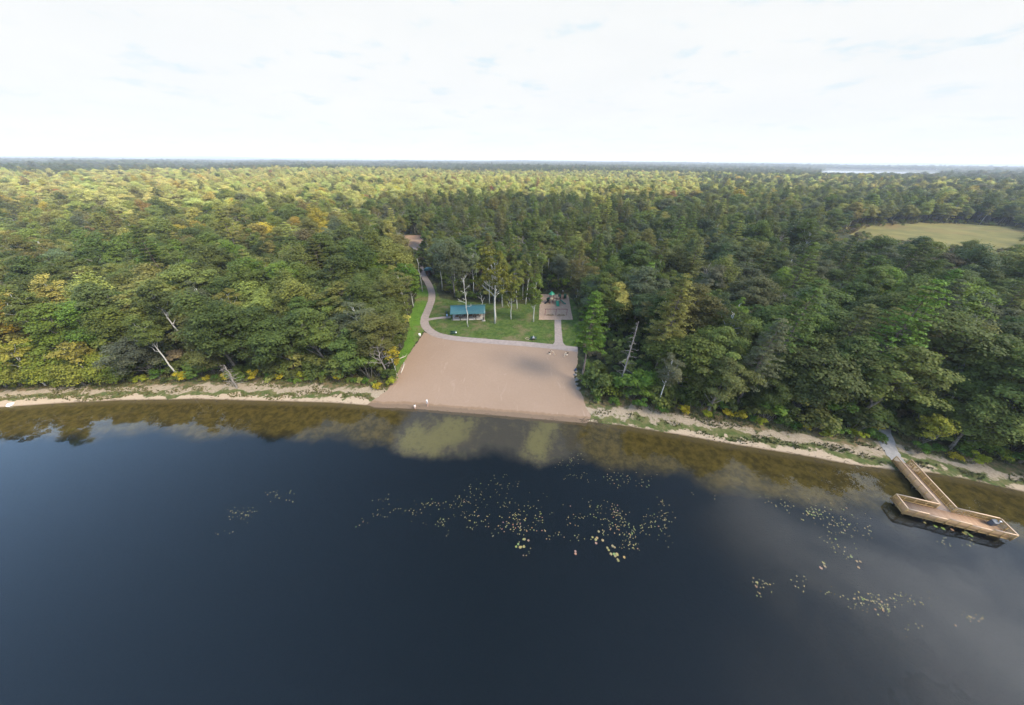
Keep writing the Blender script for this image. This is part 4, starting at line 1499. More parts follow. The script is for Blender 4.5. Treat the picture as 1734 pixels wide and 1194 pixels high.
def slide(p, q_, w_, mat, name='slide'):
    p, q_ = np.array(p, float), np.array(q_, float)
    n = 9
    d = q_ - p
    s_ = np.array([-d[1], d[0], 0])
    s_ /= np.linalg.norm(s_)
    b = MB()
    Vv_ = []
    for i in range(n):
        f = i / (n - 1)
        zz_ = p[2] + (q_[2] - p[2]) * (f - 0.10 * math.sin(2 * math.pi * f))
        c = np.array([p[0] + d[0] * f, p[1] + d[1] * f, zz_])
        for o_, up_ in ((-w_ / 2 - .05, .22), (-w_ / 2, .22), (-w_ / 2 + .04, .03), (0, 0), (w_ / 2 - .04, .03), (w_ / 2, .22), (w_ / 2 + .05, .22), (w_ / 2 + .05, -.06), (-w_ / 2 - .05, -.06)):
            Vv_.append(c + s_ * o_ + np.array([0, 0, up_]))
    m_ = 9
    b.add(Vv_, [(i * m_ + k_, i * m_ + (k_ + 1) % m_, (i + 1) * m_ + (k_ + 1) % m_, (i + 1) * m_ + k_) for i in range(n - 1) for k_ in range(m_)])
    b.build(name, mat, pt, True)


slide((2.05, -0.6, 1.25), (2.0, -3.05, 0.22), 1.0, M['pgreen'], 'wide_slide')
slide((3.1, -0.05, 1.25), (5.1, -1.35, 0.22), 0.5, M['pdeep'], 'straight_slide')
b = MB()
pts_ = [(-0.62, 0, 1.95), (-1.05, 0.1, 1.9), (-1.35, 0.5, 1.5), (-1.15, 1.0, 1.1), (-0.75, 1.3, 0.6), (-0.9, 1.8, 0.35)]
b.tube(pts_, 0.40, 12, False)
b.build('tube_slide', M['pdeep'], pt, True)
b = MB()
for i in range(5): b.box((-1.0 - 0.32 * i, -0.35, 1.28 - 0.27 * i), (0.32, 0.8, 0.05))
for y in (-0.76, 0.06):
    b.bar((-0.7, y, 1.5), (-2.4, y, 0.05), 0.05, 0.12)
    b.tube([(-0.66, y, 2.3), (-2.4, y, 0.85), (-2.4, y, 0.0)], 0.03, 6)
b.build('steps', M['black'], pt)

cl = at(952, 507.5, 1.2)
ct = thing('climbing_walls', (cl[0], cl[1], 1.27), 'green climbing panels on maroon posts at the back right corner of the pad', 'climbing frame', 0.0)
for x, y in ((-1.5, 0.55), (-0.5, 0.0), (0.35, -0.2), (1.6, 0.8), (0.1, 0.9)):
    b = MB(); b.tube([(x, y, 0), (x, y, 2.25 if x != 0.1 else 2.9)], 0.07, 8); b.build('post', M['maroon'], ct, True)


def panel(a_, c_, z0, z1, mat):
    a_, c_ = np.array(a_), np.array(c_)
    b = MB()
    n = 7
    d = c_ - a_
    s_ = np.array([-d[1], d[0]]) / np.linalg.norm(d)
    for i in range(n):
        f0, f1 = i / n, (i + 1) / n
        o0, o1 = 0.12 * math.sin(f0 * 6.28), 0.12 * math.sin(f1 * 6.28)
        p0, p1 = a_ + d * f0 + s_ * o0, a_ + d * f1 + s_ * o1
        lo0 = z0 + 0.25 * math.sin(f0 * 3.1)
        b.bar((p0[0], p0[1], (z0 + z1) / 2), (p1[0], p1[1], (z0 + z1) / 2), 0.06, (z1 - z0) * (0.8 + 0.2 * math.sin((f0 + f1) * 1.57)))
    b.build('climbing_panel', mat, ct)


panel((-1.5, 0.55), (-0.5, 0.0), 0.35, 2.05, M['pdeep'])
panel((0.35, -0.2), (1.6, 0.8), 0.25, 2.15, M['pdeep'])
b = MB(); b.lathe([(0.0, 0), (0.14, 0.05), (0.17, 0.16), (0.12, 0.28), (0.0, 0.33)], 12, (0.1, 0.9, 2.88)); b.build('post_cap', M['white'], ct, True)
b = MB()
for z in (0.5, 0.95, 1.4, 1.85): b.tube([(-0.5, 0, z), (0.35, -0.2, z)], 0.03, 6)
b.build('rungs', M['maroon'], ct)


# --- people
def skin_body(name, joints, edges, rad, mat, parent, root=0, sub=1):
    me = bpy.data.meshes.new(name)
    me.from_pydata([tuple(j) for j in joints], edges, [])
    me.materials.append(mat)
    o = link(name, me, parent)
    md = o.modifiers.new('skin', 'SKIN')
    md.use_smooth_shade = True
    if not me.skin_vertices: bpy.context.view_layer.update()
    for i, v in enumerate(me.skin_vertices[0].data):
        v.radius = rad[i] if isinstance(rad[i], tuple) else (rad[i], rad[i])
        v.use_root = (i == root)
    s_ = o.modifiers.new('smooth', 'SUBSURF')
    s_.levels = s_.render_levels = sub
    return o


def person(loc, rz, label, hgt, pose, top, low, hair, hat=False):
    """one continuous body grown from a joint skeleton, clothes and hair as children"""
    t = thing('person', loc, label, 'person', rz)
    s = hgt / 1.7
    sit = pose == 'sit'
    hp = 0.5 if sit else 0.92
    lean = -0.04 if sit else 0.0
    J, Ed, Rd = [], [], []

    def j(p, r_, par=None):
        J.append(Vector((p[0] * s, p[1] * s, p[2] * s)))
        Rd.append(r_ * s)
        if par is not None: Ed.append((par, len(J) - 1))
        return len(J) - 1

    pel = j((0, 0, hp), 0.13)
    wst = j((0, lean, hp + 0.18), 0.115, pel)
    che = j((0, lean, hp + 0.38), 0.135, wst)
    nk0 = j((0, lean, hp + 0.52), 0.065, che)
    nk = j((0, lean - 0.01, hp + 0.585), 0.052, nk0)
    hd0 = j((0, lean - 0.03, hp + 0.65), 0.082, nk)
    hd = j((0, lean - 0.02, hp + 0.735), 0.088, hd0)
    j((0, lean - 0.01, hp + 0.80), 0.055, hd)
    j((0, lean - 0.125, hp + 0.685), 0.014, hd0)       # nose
    for e_ in (-1, 1): j((e_ * 0.095, lean, hp + 0.69), 0.016, hd)   # ears
    arms, legs = [], []
    for e_ in (-1, 1):
        sh = j((e_ * 0.18, lean, hp + 0.46), 0.055, che)
        if sit:
            el = j((e_ * 0.24, lean - 0.10, hp + 0.22), 0.042, sh)
            wr = j((e_ * 0.15, lean - 0.32, hp + 0.16), 0.03, el)
            fd = Vector((-e_ * 0.2, -0.9, -0.15))
        elif pose == 'reach' and e_ == 1:
            el = j((e_ * 0.30, lean - 0.12, hp + 0.30), 0.042, sh)
            wr = j((e_ * 0.34, lean - 0.32, hp + 0.40), 0.03, el)
            fd = Vector((0.1, -0.8, 0.4))
        else:
            el = j((e_ * 0.25, lean + 0.02, hp + 0.20), 0.042, sh)
            wr = j((e_ * 0.26, lean - 0.05, hp - 0.04), 0.03, el)
            fd = Vector((0, -0.15, -1))
        fd.normalize()
        base = Vector(J[wr]) / s
        pal = j(base + fd * 0.06, 0.034, wr)
        side = fd.cross(Vector((e_, 0, 0.2))).normalized()
        for q_, ln in ((-0.03, 0.075), (-0.01, 0.09), (0.01, 0.085), (0.03, 0.065)):
            k1 = j(base + fd * 0.105 + side * q_, 0.0095, pal)
            j(base + fd * (0.105 + ln) + side * q_ * 1.1 - Vector((e_ * 0.02, 0, 0)), 0.0085, k1)
        th = j(base + fd * 0.06 + side * 0.05, 0.011, pal)
        j(base + fd * 0.10 + side * 0.065, 0.009, th)
        arms.append((sh, el, wr))
        hpj = j((e_ * 0.09, 0, hp - 0.05), 0.088, pel)
        if sit:
            kn = j((e_ * 0.13, -0.42, hp + 0.0), 0.062, hpj)
            an = j((e_ * 0.13, -0.46, 0.08), 0.04, kn)
        elif pose == 'step':
            kn = j((e_ * 0.10, -0.06 * e_ - 0.03, 0.49), 0.06, hpj)
            an = j((e_ * 0.10, -0.14 * e_ + 0.05, 0.08), 0.04, kn)
        else:
            kn = j((e_ * 0.10, -0.02, 0.49), 0.06, hpj)
            an = j((e_ * 0.11, 0.02, 0.08), 0.04, kn)
        a_ = Vector(J[an]) / s
        j((a_.x * 1.05, a_.y - 0.15, 0.035), 0.032, an)
        legs.append((hpj, kn, an))
    skin_body('body', J, Ed, Rd, M['skin'], t, pel)

    # shirt: torso and sleeves, slightly fuller than the body
    P, E_, Q_ = [], [], []

    def c(i, k_, par=None, f=1.0, to=None):
        P.append(J[i] if to is None else J[i].lerp(J[to], f))
        Q_.append(Rd[i] * k_)
        if par is not None: E_.append((par, len(P) - 1))
        return len(P) - 1
    p0 = c(pel, 1.10); p1 = c(wst, 1.18, p0); p2 = c(che, 1.14, p1); c(nk0, 1.12, p2)
    for sh, el, wr in arms:
        q1 = c(sh, 1.22, p2); c(sh, 1.05, q1, 0.75, el)
    skin_body('shirt', P, E_, Q_, M[top], t, 0)
    P, E_, Q_ = [], [], []
    p0 = c(pel, 1.08)
    for hpj, kn, an in legs:
        q1 = c(hpj, 1.14, p0)
        q2 = c(kn, 1.16, q1) if low == 'trouser' else c(hpj, 1.0, q1, 0.75, kn)
        if low == 'trouser': c(an, 1.25, q2)
    skin_body('trousers' if low == 'trouser' else 'shorts', P, E_, Q_, M[low], t, 0)
    b = MB()
    hc = J[hd]
    b.lathe([(0.098 * s, -0.05 * s), (0.104 * s, 0.0), (0.098 * s, 0.05 * s), (0.06 * s, 0.095 * s), (0.004, 0.108 * s)], 14, (hc.x, hc.y + 0.014 * s, hc.z))
    b.build('hair', M[hair], t, True)
    if hat:
        b = MB()
        b.lathe([(0.20 * s, 0.05 * s), (0.115 * s, 0.065 * s), (0.11 * s, 0.13 * s), (0.005, 0.155 * s)], 16, (hc.x, hc.y, hc.z))
        b.build('hat', M['shirt_white'], t, True)
    b = MB()
    for e_ in (-1, 1):
        b.lathe([(0.001, -0.011 * s), (0.011 * s, 0), (0.001, 0.011 * s)], 6, (e_ * 0.034 * s, J[hd].y - 0.084 * s, J[hd].z - 0.012 * s))
    b.build('eyes', M['black'], t)
    b = MB(); b.box((0, J[hd0].y - 0.083 * s, J[hd0].z - 0.01 * s), (0.045 * s, 0.012 * s, 0.010 * s)); b.build('mouth', M['red'], t)
    return t


q = at(703.6, 693, -0.08)
person((q[0], q[1], -0.10), 1.0, 'child in pale clothes wading in the shallow water at the left end of beach', 1.45, 'stand', 'shirt_white', 'shorts', 'hair')
q = at(724.7, 687.8, 0.03)
person((q[0], q[1], hz(*q) + 0.03), -0.7, 'person in white top and sun hat stepping along the wet beach edge', 1.66, 'step', 'shirt_white', 'shorts', 'hair', True)
q = at(903.2, 577.3, 1.2)
bx, by = q[0], q[1] + 0.35


def bench(loc, rz, label):
    t = thing('bench', loc, label, 'bench', rz)
    b = MB()
    for i in range(4): b.box((0, -0.2 + 0.125 * i, 0.44), (1.8, 0.11, 0.04))
    b.build('seat', M['benchgreen'], t)
    b = MB()
    for i in range(3): b.box((0, 0.30 + 0.025 * i, 0.58 + 0.14 * i), (1.8, 0.035, 0.12), rx=-0.18)
    b.build('backrest', M['benchgreen'], t)
    for s_ in (-0.75, 0.75):
        b = MB()
        b.bar((s_, -0.2, 0.42), (s_, -0.24, 0), 0.06, 0.06); b.bar((s_, 0.2, 0.42), (s_, 0.26, 0), 0.06, 0.06); b.bar((s_, 0.22, 0.42), (s_, 0.37, 0.92), 0.05, 0.05)
        b.bar((s_, -0.22, 0.40), (s_, 0.24, 0.40), 0.05, 0.05)
        b.build('leg_frame', M['dark'], t)
    return t


bench((bx, by, hz(bx, by) + 0.03), -0.05, 'dark green bench with a seated person beside the beach path')
person((bx, by - 0.02, hz(bx, by) + 0.03), -0.05, 'person in pale blue shirt and black trousers sitting on the bench by path', 1.74, 'sit', 'shirt_blue', 'trouser', 'hair_grey')
q = at(893, 574.5, 1.2)
t = thing('hoop', (q[0], q[1], hz(*q) + 0.06), 'pale hoop lying in the grass just left of the occupied bench', 'hoop')
b = MB(); b.tube([(0.55 * math.cos(i / 24 * 6.2832), 0.5 * math.sin(i / 24 * 6.2832), 0.05) for i in range(25)], 0.035, 6); b.build('ring', M['ptan'], t, True)
q = at(768, 567.5, 1.2)
bench((q[0], q[1] + 0.3, hz(*q) + 0.03), 0.12, 'empty dark green bench in the grass in front of the picnic shelter')
t = thing('bag', (q[0] + 0.75, q[1] + 0.35, hz(*q) + 0.49), 'white bag lying on the empty bench near the path bend', 'bag', 0.3)
b = MB(); b.lathe([(0.01, 0), (0.20, 0.02), (0.24, 0.14), (0.15, 0.26), (0.05, 0.32)], 12); b.build('sack', M['white'], t, True)
b = MB(); b.tube([(-.08, 0, .28), (-.06, 0, .42), (.06, 0, .42), (.08, 0, .28)], 0.015, 5); b.build('handle', M['white'], t)

# --- sand diggers
for i, (x, y, m_) in enumerate([(931, 600.5, 1), (959.5, 602, -1)]):
    q = at(x, y, 1.1)
    t = thing('sand_digger', (q[0], q[1], hz(*q) + 0.03), ('tan ride-on sand digger on the beach below the playground path', 'tan ride-on sand digger near the right corner of the beach')[i], 'sand digger', (0.3, 0.2)[i], 'sand diggers on the beach')
    b = MB(); b.tube([(0, 0, -0.2), (0, 0, 0.42)], 0.06, 8); b.lathe([(0.01, 0.02), (0.34, 0.02), (0.34, 0.06), (0.01, 0.07)], 14); b.build('pedestal', M['ptan'], t, True)
    b = MB(); b.box((-0.16 * m_, 0.02, 0.48), (0.36, 0.32, 0.07)); b.box((-0.33 * m_, 0.02, 0.62), (0.06, 0.30, 0.26)); b.build('seat', M['black'], t, bevel=0.015)
    b = MB()
    b.tube([(0.05 * m_, 0, 0.45), (0.32 * m_, -0.15, 0.98), (0.85 * m_, -0.55, 0.72)], [0.07, 0.065, 0.055], 8)
    b.tube([(0.85 * m_, -0.55, 0.72), (0.95 * m_, -0.85, 0.15)], 0.05, 8)
    b.build('boom', M['ptan'], t, True)
    b = MB(); b.tube([(0.32 * m_, -0.15, 0.98), (0.12 * m_, -0.02, 1.02)], 0.025, 6); b.tube([(0.30 * m_, -0.05, 0.95), (0.10 * m_, 0.1, 1.0)], 0.025, 6); b.build('lever', M['black'], t)
    b = MB(); b.box((0.97 * m_, -0.92, 0.10), (0.34, 0.05, 0.26), rx=0.5); b.box((0.80 * m_, -0.84, 0.10), (0.03, 0.18, 0.22)); b.box((1.14 * m_, -0.84, 0.10), (0.03, 0.18, 0.22)); b.build('scoop', M['ptan'], t)

# --- sign, logs, bag, stones
q = at(711.6, 573, 1.2)
t = thing('sign_board', (q[0], q[1], hz(*q)), 'white blank sign board standing in grass at the beach path corner', 'sign', 0.35)
b = MB(); b.box((0, 0, 1.05), (0.62, 0.04, 1.05)); b.build('board', M['white'], t)
for s_ in (-0.22, 0.22):
    b = MB(); b.box((s_, 0.05, 0.72), (0.07, 0.05, 1.6)); b.build('post', M['log'], t)


def log(l, rad, label, z=0.12):
    P = [at(x, y, 1.1) for x, y in l]
    c = P[len(P) // 2]
    t = thing('fallen_log', (c[0], c[1], hz(*c)), label, 'log')
    b = MB()
    b.tube([(p[0] - c[0], p[1] - c[1], z + 0.06 * math.sin(3 * i)) for i, p in enumerate(P)], [rad * (1 - 0.12 * i) for i in range(len(P))], 8)
    b.build('trunk', M['log'], t, True)
    b = MB()
    for i in range(3):
        p = P[min(i + 1, len(P) - 1)]
        b.tube([(p[0] - c[0], p[1] - c[1], z), (p[0] - c[0] + (0.5, -0.4, 0.2)[i], p[1] - c[1] + 0.4, z + 0.5)], [rad * 0.35, 0.015], 5)
    b.build('branch_stubs', M['log'], t)


log([(676, 609.5), (680, 607.5), (684, 606), (688, 604)], 0.13, 'straight white fallen log in the grass beside the left beach edge')
log([(684, 614), (683.5, 620), (681, 626), (678.5, 632)], 0.20, 'curved grey driftwood log along the left beach edge')
q = at(974.5, 628, 1.1)
t = thing('duffel_bag', (q[0], q[1], hz(*q) + 0.03), 'navy bag lying at the right edge of beach under the white pine', 'bag', 1.1)
b = MB(); b.tube([(-0.45, 0, 0.24), (-0.40, 0, 0.24), (0.40, 0, 0.24), (0.45, 0, 0.24)], [0.12, 0.23, 0.23, 0.12], 12); b.build('bag_body', M['blue'], t, True)
b = MB(); b.tube([(-0.2, -0.1, 0.42), (-0.15, 0, 0.62), (0.15, 0, 0.62), (0.2, -0.1, 0.42)], 0.02, 5); b.build('handle', M['black'], t)


def rock(loc, rad, label, mat, seed, group=None, flat=0.65):
    bm = bmesh.new()
    bmesh.ops.create_icosphere(bm, subdivisions=2, radius=rad)
    rr_ = np.random.default_rng(seed)
    ph = rr_.uniform(0, 6, 4)
    for v in bm.verts:
        k_ = 1 + 0.16 * math.sin(3 * v.co.x / rad + ph[0]) + 0.14 * math.sin(4 * v.co.y / rad + ph[1]) + 0.06 * rr_.normal()
        v.co = Vector((v.co.x * k_ * 1.25, v.co.y * k_, v.co.z * k_ * flat))
    me = bpy.data.meshes.new('rock')
    bm.to_mesh(me)
    me.materials.append(mat)
    tag(link('rock', me, loc=loc, rz=float(ph[2])), label, 'rock', group)


q = at(18, 685, 0.1)
rock((q[0], q[1], 0.12), 0.5, 'white boulder at the waterline in the far left corner', M['white'], 3)
for i, (x, y) in enumerate([(974, 636), (976.5, 643), (977, 650), (980, 657), (975.5, 631)]):
    q = at(x, y, 1.0)
    rock((q[0], q[1], hz(*q) + 0.1), (0.42, 0.5, 0.36, 0.45, 0.3)[i], ('grey stone just below the navy bag', 'largest grey stone at the right beach edge', 'third grey stone below the navy bag', 'lowest grey stone on the right beach edge, nearest the lake', 'small grey stone touching the navy bag')[i],
         M['stone'], 20 + i, 'stones along the right beach edge')
q = at(992, 716, 0.0)
t = thing('driftwood', (q[0], q[1], 0.02), 'dark tangled driftwood at the waterline by the right beach corner', 'driftwood')
b = MB()
rr_ = np.random.default_rng(4)
for i in range(26):
    p0 = np.array([rr_.uniform(-2.5, 3.5), rr_.uniform(-0.6, 0.9), 0.04])
    a_ = rr_.normal() * 0.5
    b.tube(wob(p0, p0 + [math.cos(a_) * rr_.uniform(.5, 1.6), math.sin(a_), rr_.uniform(0, .25)], 4, 0.07, rr_), [0.05, 0.04, 0.03, 0.01], 5)
b.build('branches', M['pile'], t)

# debris line and drowned twigs along the waterline
b = MB()
rr_ = np.random.default_rng(14)
for i in range(620):
    x = rr_.uniform(-100, 86)
    if -30 < x < 16 and rr_.random() < 0.75: continue
    y = float(np.interp(x, SHX, SHY)) + rr_.normal() * 0.45 - 0.1
    a_ = rr_.normal() * 0.5 + (-0.25 if x > 15 else 0)
    ln = rr_.uniform(0.2, 0.8)
    z = max(0.0, hz(x, y)) + 0.03
    b.tube([(x, y, z), (x + ln * .5 * math.cos(a_), y + ln * .5 * math.sin(a_), z + 0.05), (x + ln * math.cos(a_), y + ln * math.sin(a_), z)], [0.03, 0.035, 0.012], 4, False)
tag(b.build('shore_debris', M['pile']), kind='stuff')

# --- hut beside the path
q = at(725.6, 467.5, 1.2)
hut = thing('hut', (q[0], q[1] + 1.2, hz(*q)), 'small brown hut with green roof beside the winding path in the wood', 'hut', 0.25)
b = MB(); b.box((0, 0, 1.25), (2.1, 2.2, 2.6)); b.build('wall', M['cedar'], hut)
b = MB()
b.add([(-1.9, -1.8, 2.5), (1.9, -1.8, 2.5), (1.9, 1.8, 2.5), (-1.9, 1.8, 2.5), (-0.5, 0, 3.55), (0.5, 0, 3.55)], [(0, 1, 5, 4), (2, 3, 4, 5), (0, 3, 2, 1)], [(1, 2, 5), (3, 0, 4)])
b.build('roof', M['roof'], hut)
d_ = MB(); d_.box((0.2, -1.115, 1.05), (0.85, 0.04, 2.0)); dr = d_.build('door', M['dark'], hut)
d_ = MB(); d_.tube([(0.5, -1.15, 1.0), (0.5, -1.19, 1.0)], 0.03, 8); d_.build('handle', M['galv'], dr)
for s_ in (-1.6, 1.6):
    b = MB(); b.box((s_, -1.55, 1.25), (0.12, 0.12, 2.5)); b.build('post', M['cedar'], hut)

# --- parked vehicle far back on the gravel lot
q = (-58.5, 204.5)
car = thing('parked_car', (q[0], q[1], hz(*q) + 0.06), 'dark parked car on the brown gravel lot in the wood', 'car', 0.1)
b = MB()
prof = [(-2.2, .35), (-2.25, .75), (-1.5, .95), (-0.9, 1.45), (0.9, 1.5), (1.75, 1.0), (2.2, .9), (2.25, .4)]
n_ = len(prof)
b.add([(x, -0.88, z) for x, z in prof] + [(x, 0.88, z) for x, z in prof], [(i, i + 1, n_ + i + 1, n_ + i) for i in range(n_ - 1)] + [(n_ - 1, 0, n_, 2 * n_ - 1)]
      + [(0, 7, 2, 1), (2, 7, 6, 5), (2, 5, 4, 3), (8, 9, 10, 15), (10, 13, 14, 15), (10, 11, 12, 13)])
b.build('body', plain('dark_car_paint', (0.03, 0.03, 0.035), 0.25, 0.6), car)
for s_ in (-0.885, 0.885):
    b = MB(); b.add([(-1.3, s_, .98), (-0.85, s_, 1.38), (0.85, s_, 1.42), (1.5, s_, 1.02)], [(0, 1, 2, 3)]); b.build('window', M['glass'], car)
for x in (-1.4, 1.4):
    for y in (-0.82, 0.82):
        b = MB(); b.tube([(x, y - 0.1, 0.33), (x, y + 0.1, 0.33)], 0.33, 14); b.build('wheel', M['black'], car)


# ------------------------------------------------------------------ lily pads
def pad_mesh(seed):
    rr_ = np.random.default_rng(seed)
    n = 13
    V = [(0, 0, 0.004)]
    for i in range(n):
        a_ = 0.22 + (6.2832 - 0.44) * i / (n - 1)
        rd = 0.5 * (1 + 0.06 * rr_.normal())
        V.append((rd * math.cos(a_), rd * 0.92 * math.sin(a_), 0.012 + 0.02 * rr_.random()))
    return np_mesh('lily_pad', V, None, [(0, i, i + 1) for i in range(1, n)], [M['pad']])


k = NT('lily_pad')
ca = k.n('Attribute', attribute_type='INSTANCER', attribute_name='tcol').outputs['Color']
nn = k.noise(k.obj(), 5.0, 3)
M['pad'] = k.done(k.bsdf(k.mix(k.step(nn, 0.45, 0.7, 0, 0.5), ca, (0.30, 0.19, 0.09)), 0.4, 0.4))
PADS = [pad_mesh(i) for i in range(4)]
rr_ = np.random.default_rng(77)
plist = []      # px, py, size, patch


def patch(cx_, cy_, rx_, ry_, n, size, name, clus=4):
    cc = [(cx_ + rr_.normal() * rx_ * 0.75, cy_ + rr_.normal() * ry_ * 0.75) for _ in range(max(1, n // clus))]
    for i in range(n):
        c_ = cc[rr_.integers(len(cc))]
        plist.append((c_[0] + rr_.normal() * 8.0, c_[1] + rr_.normal() * 5.0, size * rr_.uniform(0.32, 0.76), name))


mid = 'the wide patch off the beach'
for a_ in ((700, 857, 34, 10, 45, .20), (785, 860, 40, 26, 70, .24), (800, 830, 30, 14, 24, .22), (865, 845, 30, 18, 36, .24), (870, 886, 26, 14, 70, .27), (940, 893, 46, 24, 56, .26), (920, 860, 40, 16, 24, .23),
           (1030, 872, 22, 14, 70, .26), (1060, 892, 30, 16, 70, .26), (1075, 915, 24, 12, 36, .26), (1105, 880, 16, 12, 26, .25), (760, 885, 60, 12, 40, .23)):
    patch(*a_, mid)
for x, y in ((1124, 850), (1116, 862), (1120, 878), (1122, 890), (1123, 902), (1130, 915), (648, 868), (633, 871), (612, 880)): patch(x, y, 3, 3, 6, .24, mid, 6)
up_ = 'the small patches nearest the beach'
for a_ in ((972, 775, 12, 8, 26, .24), (955, 795, 2, 10, 9, .2), (1053, 809, 16, 8, 32, .25), (1087, 815, 10, 6, 20, .25), (845, 815, 8, 12, 12, .2), (985, 812, 18, 8, 14, .2), (890, 820, 20, 10, 12, .2)):
    patch(*a_, up_)
lf_ = 'the thin patch on the left of the lake'
for a_ in ((412, 868, 22, 9, 44, .22), (490, 840, 14, 8, 20, .24), (385, 895, 8, 8, 5, .22), (470, 836, 14, 2, 8, .2)): patch(*a_, lf_)
rt_ = 'the right-hand patch before the pier'
for a_ in ((1385, 868, 34, 12, 60, .31), (1420, 885, 44, 16, 44, .30), (1325, 855, 8, 8, 12, .24), (1430, 930, 20, 10, 18, .25), (1460, 895, 22, 10, 16, .24), (1400, 905, 20, 10, 14, .24), (1620, 918, 20, 6, 18, .26), (1260, 830, 60, 18, 24, .2)): patch(*a_, rt_)
lo2 = 'the strewn patches lower right on the lake'
for a_ in ((1285, 988, 22, 10, 26, .28), (1355, 995, 6, 10, 12, .28), (1410, 1005, 10, 6, 9, .22), (1455, 1018, 14, 6, 22, .28), (1500, 1025, 18, 7, 46, .28), (1550, 1020, 22, 8, 30, .21), (1630, 1052, 16, 8, 16, .28), (1460, 1040, 20, 8, 10, .2), (1530, 1055, 14, 8, 8, .2)):
    patch(*a_, lo2)
big = []
for (cx_, cy_, n) in ((886, 922, 6), (1015, 911, 6), (1047, 940, 8), (1035, 930, 4), (975, 938, 2), (886, 930, 2), (1450, 949, 4), (1391, 959, 3), (1545, 880, 0)):
    for i in range(n): big.append((cx_ + rr_.normal() * 6, cy_ + rr_.normal() * 5.5, rr_.uniform(.30, .40), 'the cluster of large round pads mid lake'))
for i in range(16): big.append((1560 + i * 5.5 + rr_.normal() * 3, 878 + i * 1.5 + rr_.normal() * 4, rr_.uniform(.3, .5), 'pads'))


def padcol(bigone):
    v = rr_.random()
    if bigone: c_ = (0.20, 0.26, 0.04) if v < .55 else ((0.36, 0.30, 0.05) if v < .8 else (0.12, 0.20, 0.06))
    else: c_ = (0.33, 0.27, 0.11) if v < .5 else ((0.24, 0.27, 0.09) if v < .8 else (0.38, 0.24, 0.15))
    return tuple(x * rr_.uniform(.5, 0.85) for x in c_)


allp = []
for x, y, s_, nm in big + plist:
    w_ = at(x, y, 0.0)
    if shore(np.array([w_[0]]), np.array([w_[1]]))[0] < -2.5:
        lx_, ly_ = (np.array(w_) - org) @ ux, (np.array(w_) - org) @ uy
        if (-.2 < lx_ < LW + .2 and -.1 < ly_ < LD + .2) or (jx1 - .2 < lx_ < jx2 + .2 and ly_ > 0): continue
        allp.append((w_, s_, nm))
order = sorted(range(len(allp)), key=lambda i: -allp[i][1] / np.linalg.norm(np.array([*allp[i][0], -45])))
pads_rest = []
for n, i in enumerate(order):
    w_, s_, nm = allp[i]
    if n < 290:
        o = link('lily_pad', PADS[n % 4], loc=(w_[0], w_[1], 0.006 + 0.0015 * (n % 7)), rz=rr_.uniform(0, 6.28))
        o.scale = (s_, s_, 1)
        o['tcol'] = padcol(s_ > 0.4)
        lab = 'yellowish lily pad floating just off the front of the fishing pier' if nm == 'pads' else ('large green lily pad floating in ' if nm.startswith('the cluster') else 'small yellowish lily pad floating in ') + nm
        tag(o, lab, 'lily pad', 'lily pads: ' + nm)
    else:
        pads_rest.append((w_, s_))
V, T, nvt = [], [], 0
for i, (w_, s_) in enumerate(pads_rest):
    a0 = rr_.uniform(0, 6.28)
    n = 9
    V.append((w_[0], w_[1], 0.008))
    for k_ in range(n):
        a_ = a0 + 0.22 + 5.84 * k_ / (n - 1)
        V.append((w_[0] + s_ * .5 * math.cos(a_), w_[1] + s_ * .5 * math.sin(a_), 0.01 + 0.012 * rr_.random()))
    T += [(nvt, nvt + 1 + k_, nvt + 2 + k_) for k_ in range(n - 1)]
    nvt += n + 1
k = NT('small_lily_pads')
wn = k.n('TexWhiteNoise', noise_dimensions='3D')
k.put(wn.inputs['Vector'], k.scale(k.pos(), 0.0))
nz2 = k.noise(k.pos(), 2.5, 2)
M['pads'] = k.done(k.bsdf(k.mix(k.step(nz2, 0.35, 0.65), (0.27, 0.20, 0.09), (0.18, 0.19, 0.065)), 0.4, 0.4))
tag(link('floating_lily_pads', np_mesh('floating_lily_pads', V, None, T, [M['pads']])), kind='stuff')

# ------------------------------------------------------------------ sky, sun, cloud, haze
SUN_EL, SUN_AZ = 45.0, 118.0        # azimuth clockwise from +Y
w = bpy.data.worlds.new('World')
scene.world = w
w.use_nodes = True
k = NT.__new__(NT)
k.t = w.node_tree
k.t.nodes.clear()
wo = k.n('OutputWorld')
bg = k.n('Background')
sky = k.n('TexSky', sky_type='NISHITA')
sky.sun_disc = False
sky.sun_elevation = R(SUN_EL)
sky.sun_rotation = R(SUN_AZ)
sky.ozone_density = 2.0
dirv = k.n('TexCoord').outputs['Generated']
sep = k.n('SeparateXYZ')
k.put(sep.inputs[0], dirv)
zz = k.math('MAXIMUM', sep.outputs['Z'], 0.0)
den = k.math('ADD', zz, 0.12)
cmb = k.n('CombineXYZ')
k.put(cmb.inputs[0], k.math('DIVIDE', sep.outputs['X'], den))
k.put(cmb.inputs[1], k.math('DIVIDE', sep.outputs['Y'], den))
n1 = k.noise(cmb.outputs[0], 0.9, 6, 0.55, 0.3)
n2 = k.noise(cmb.outputs[0], 2.2, 6, 0.6, 0.2)
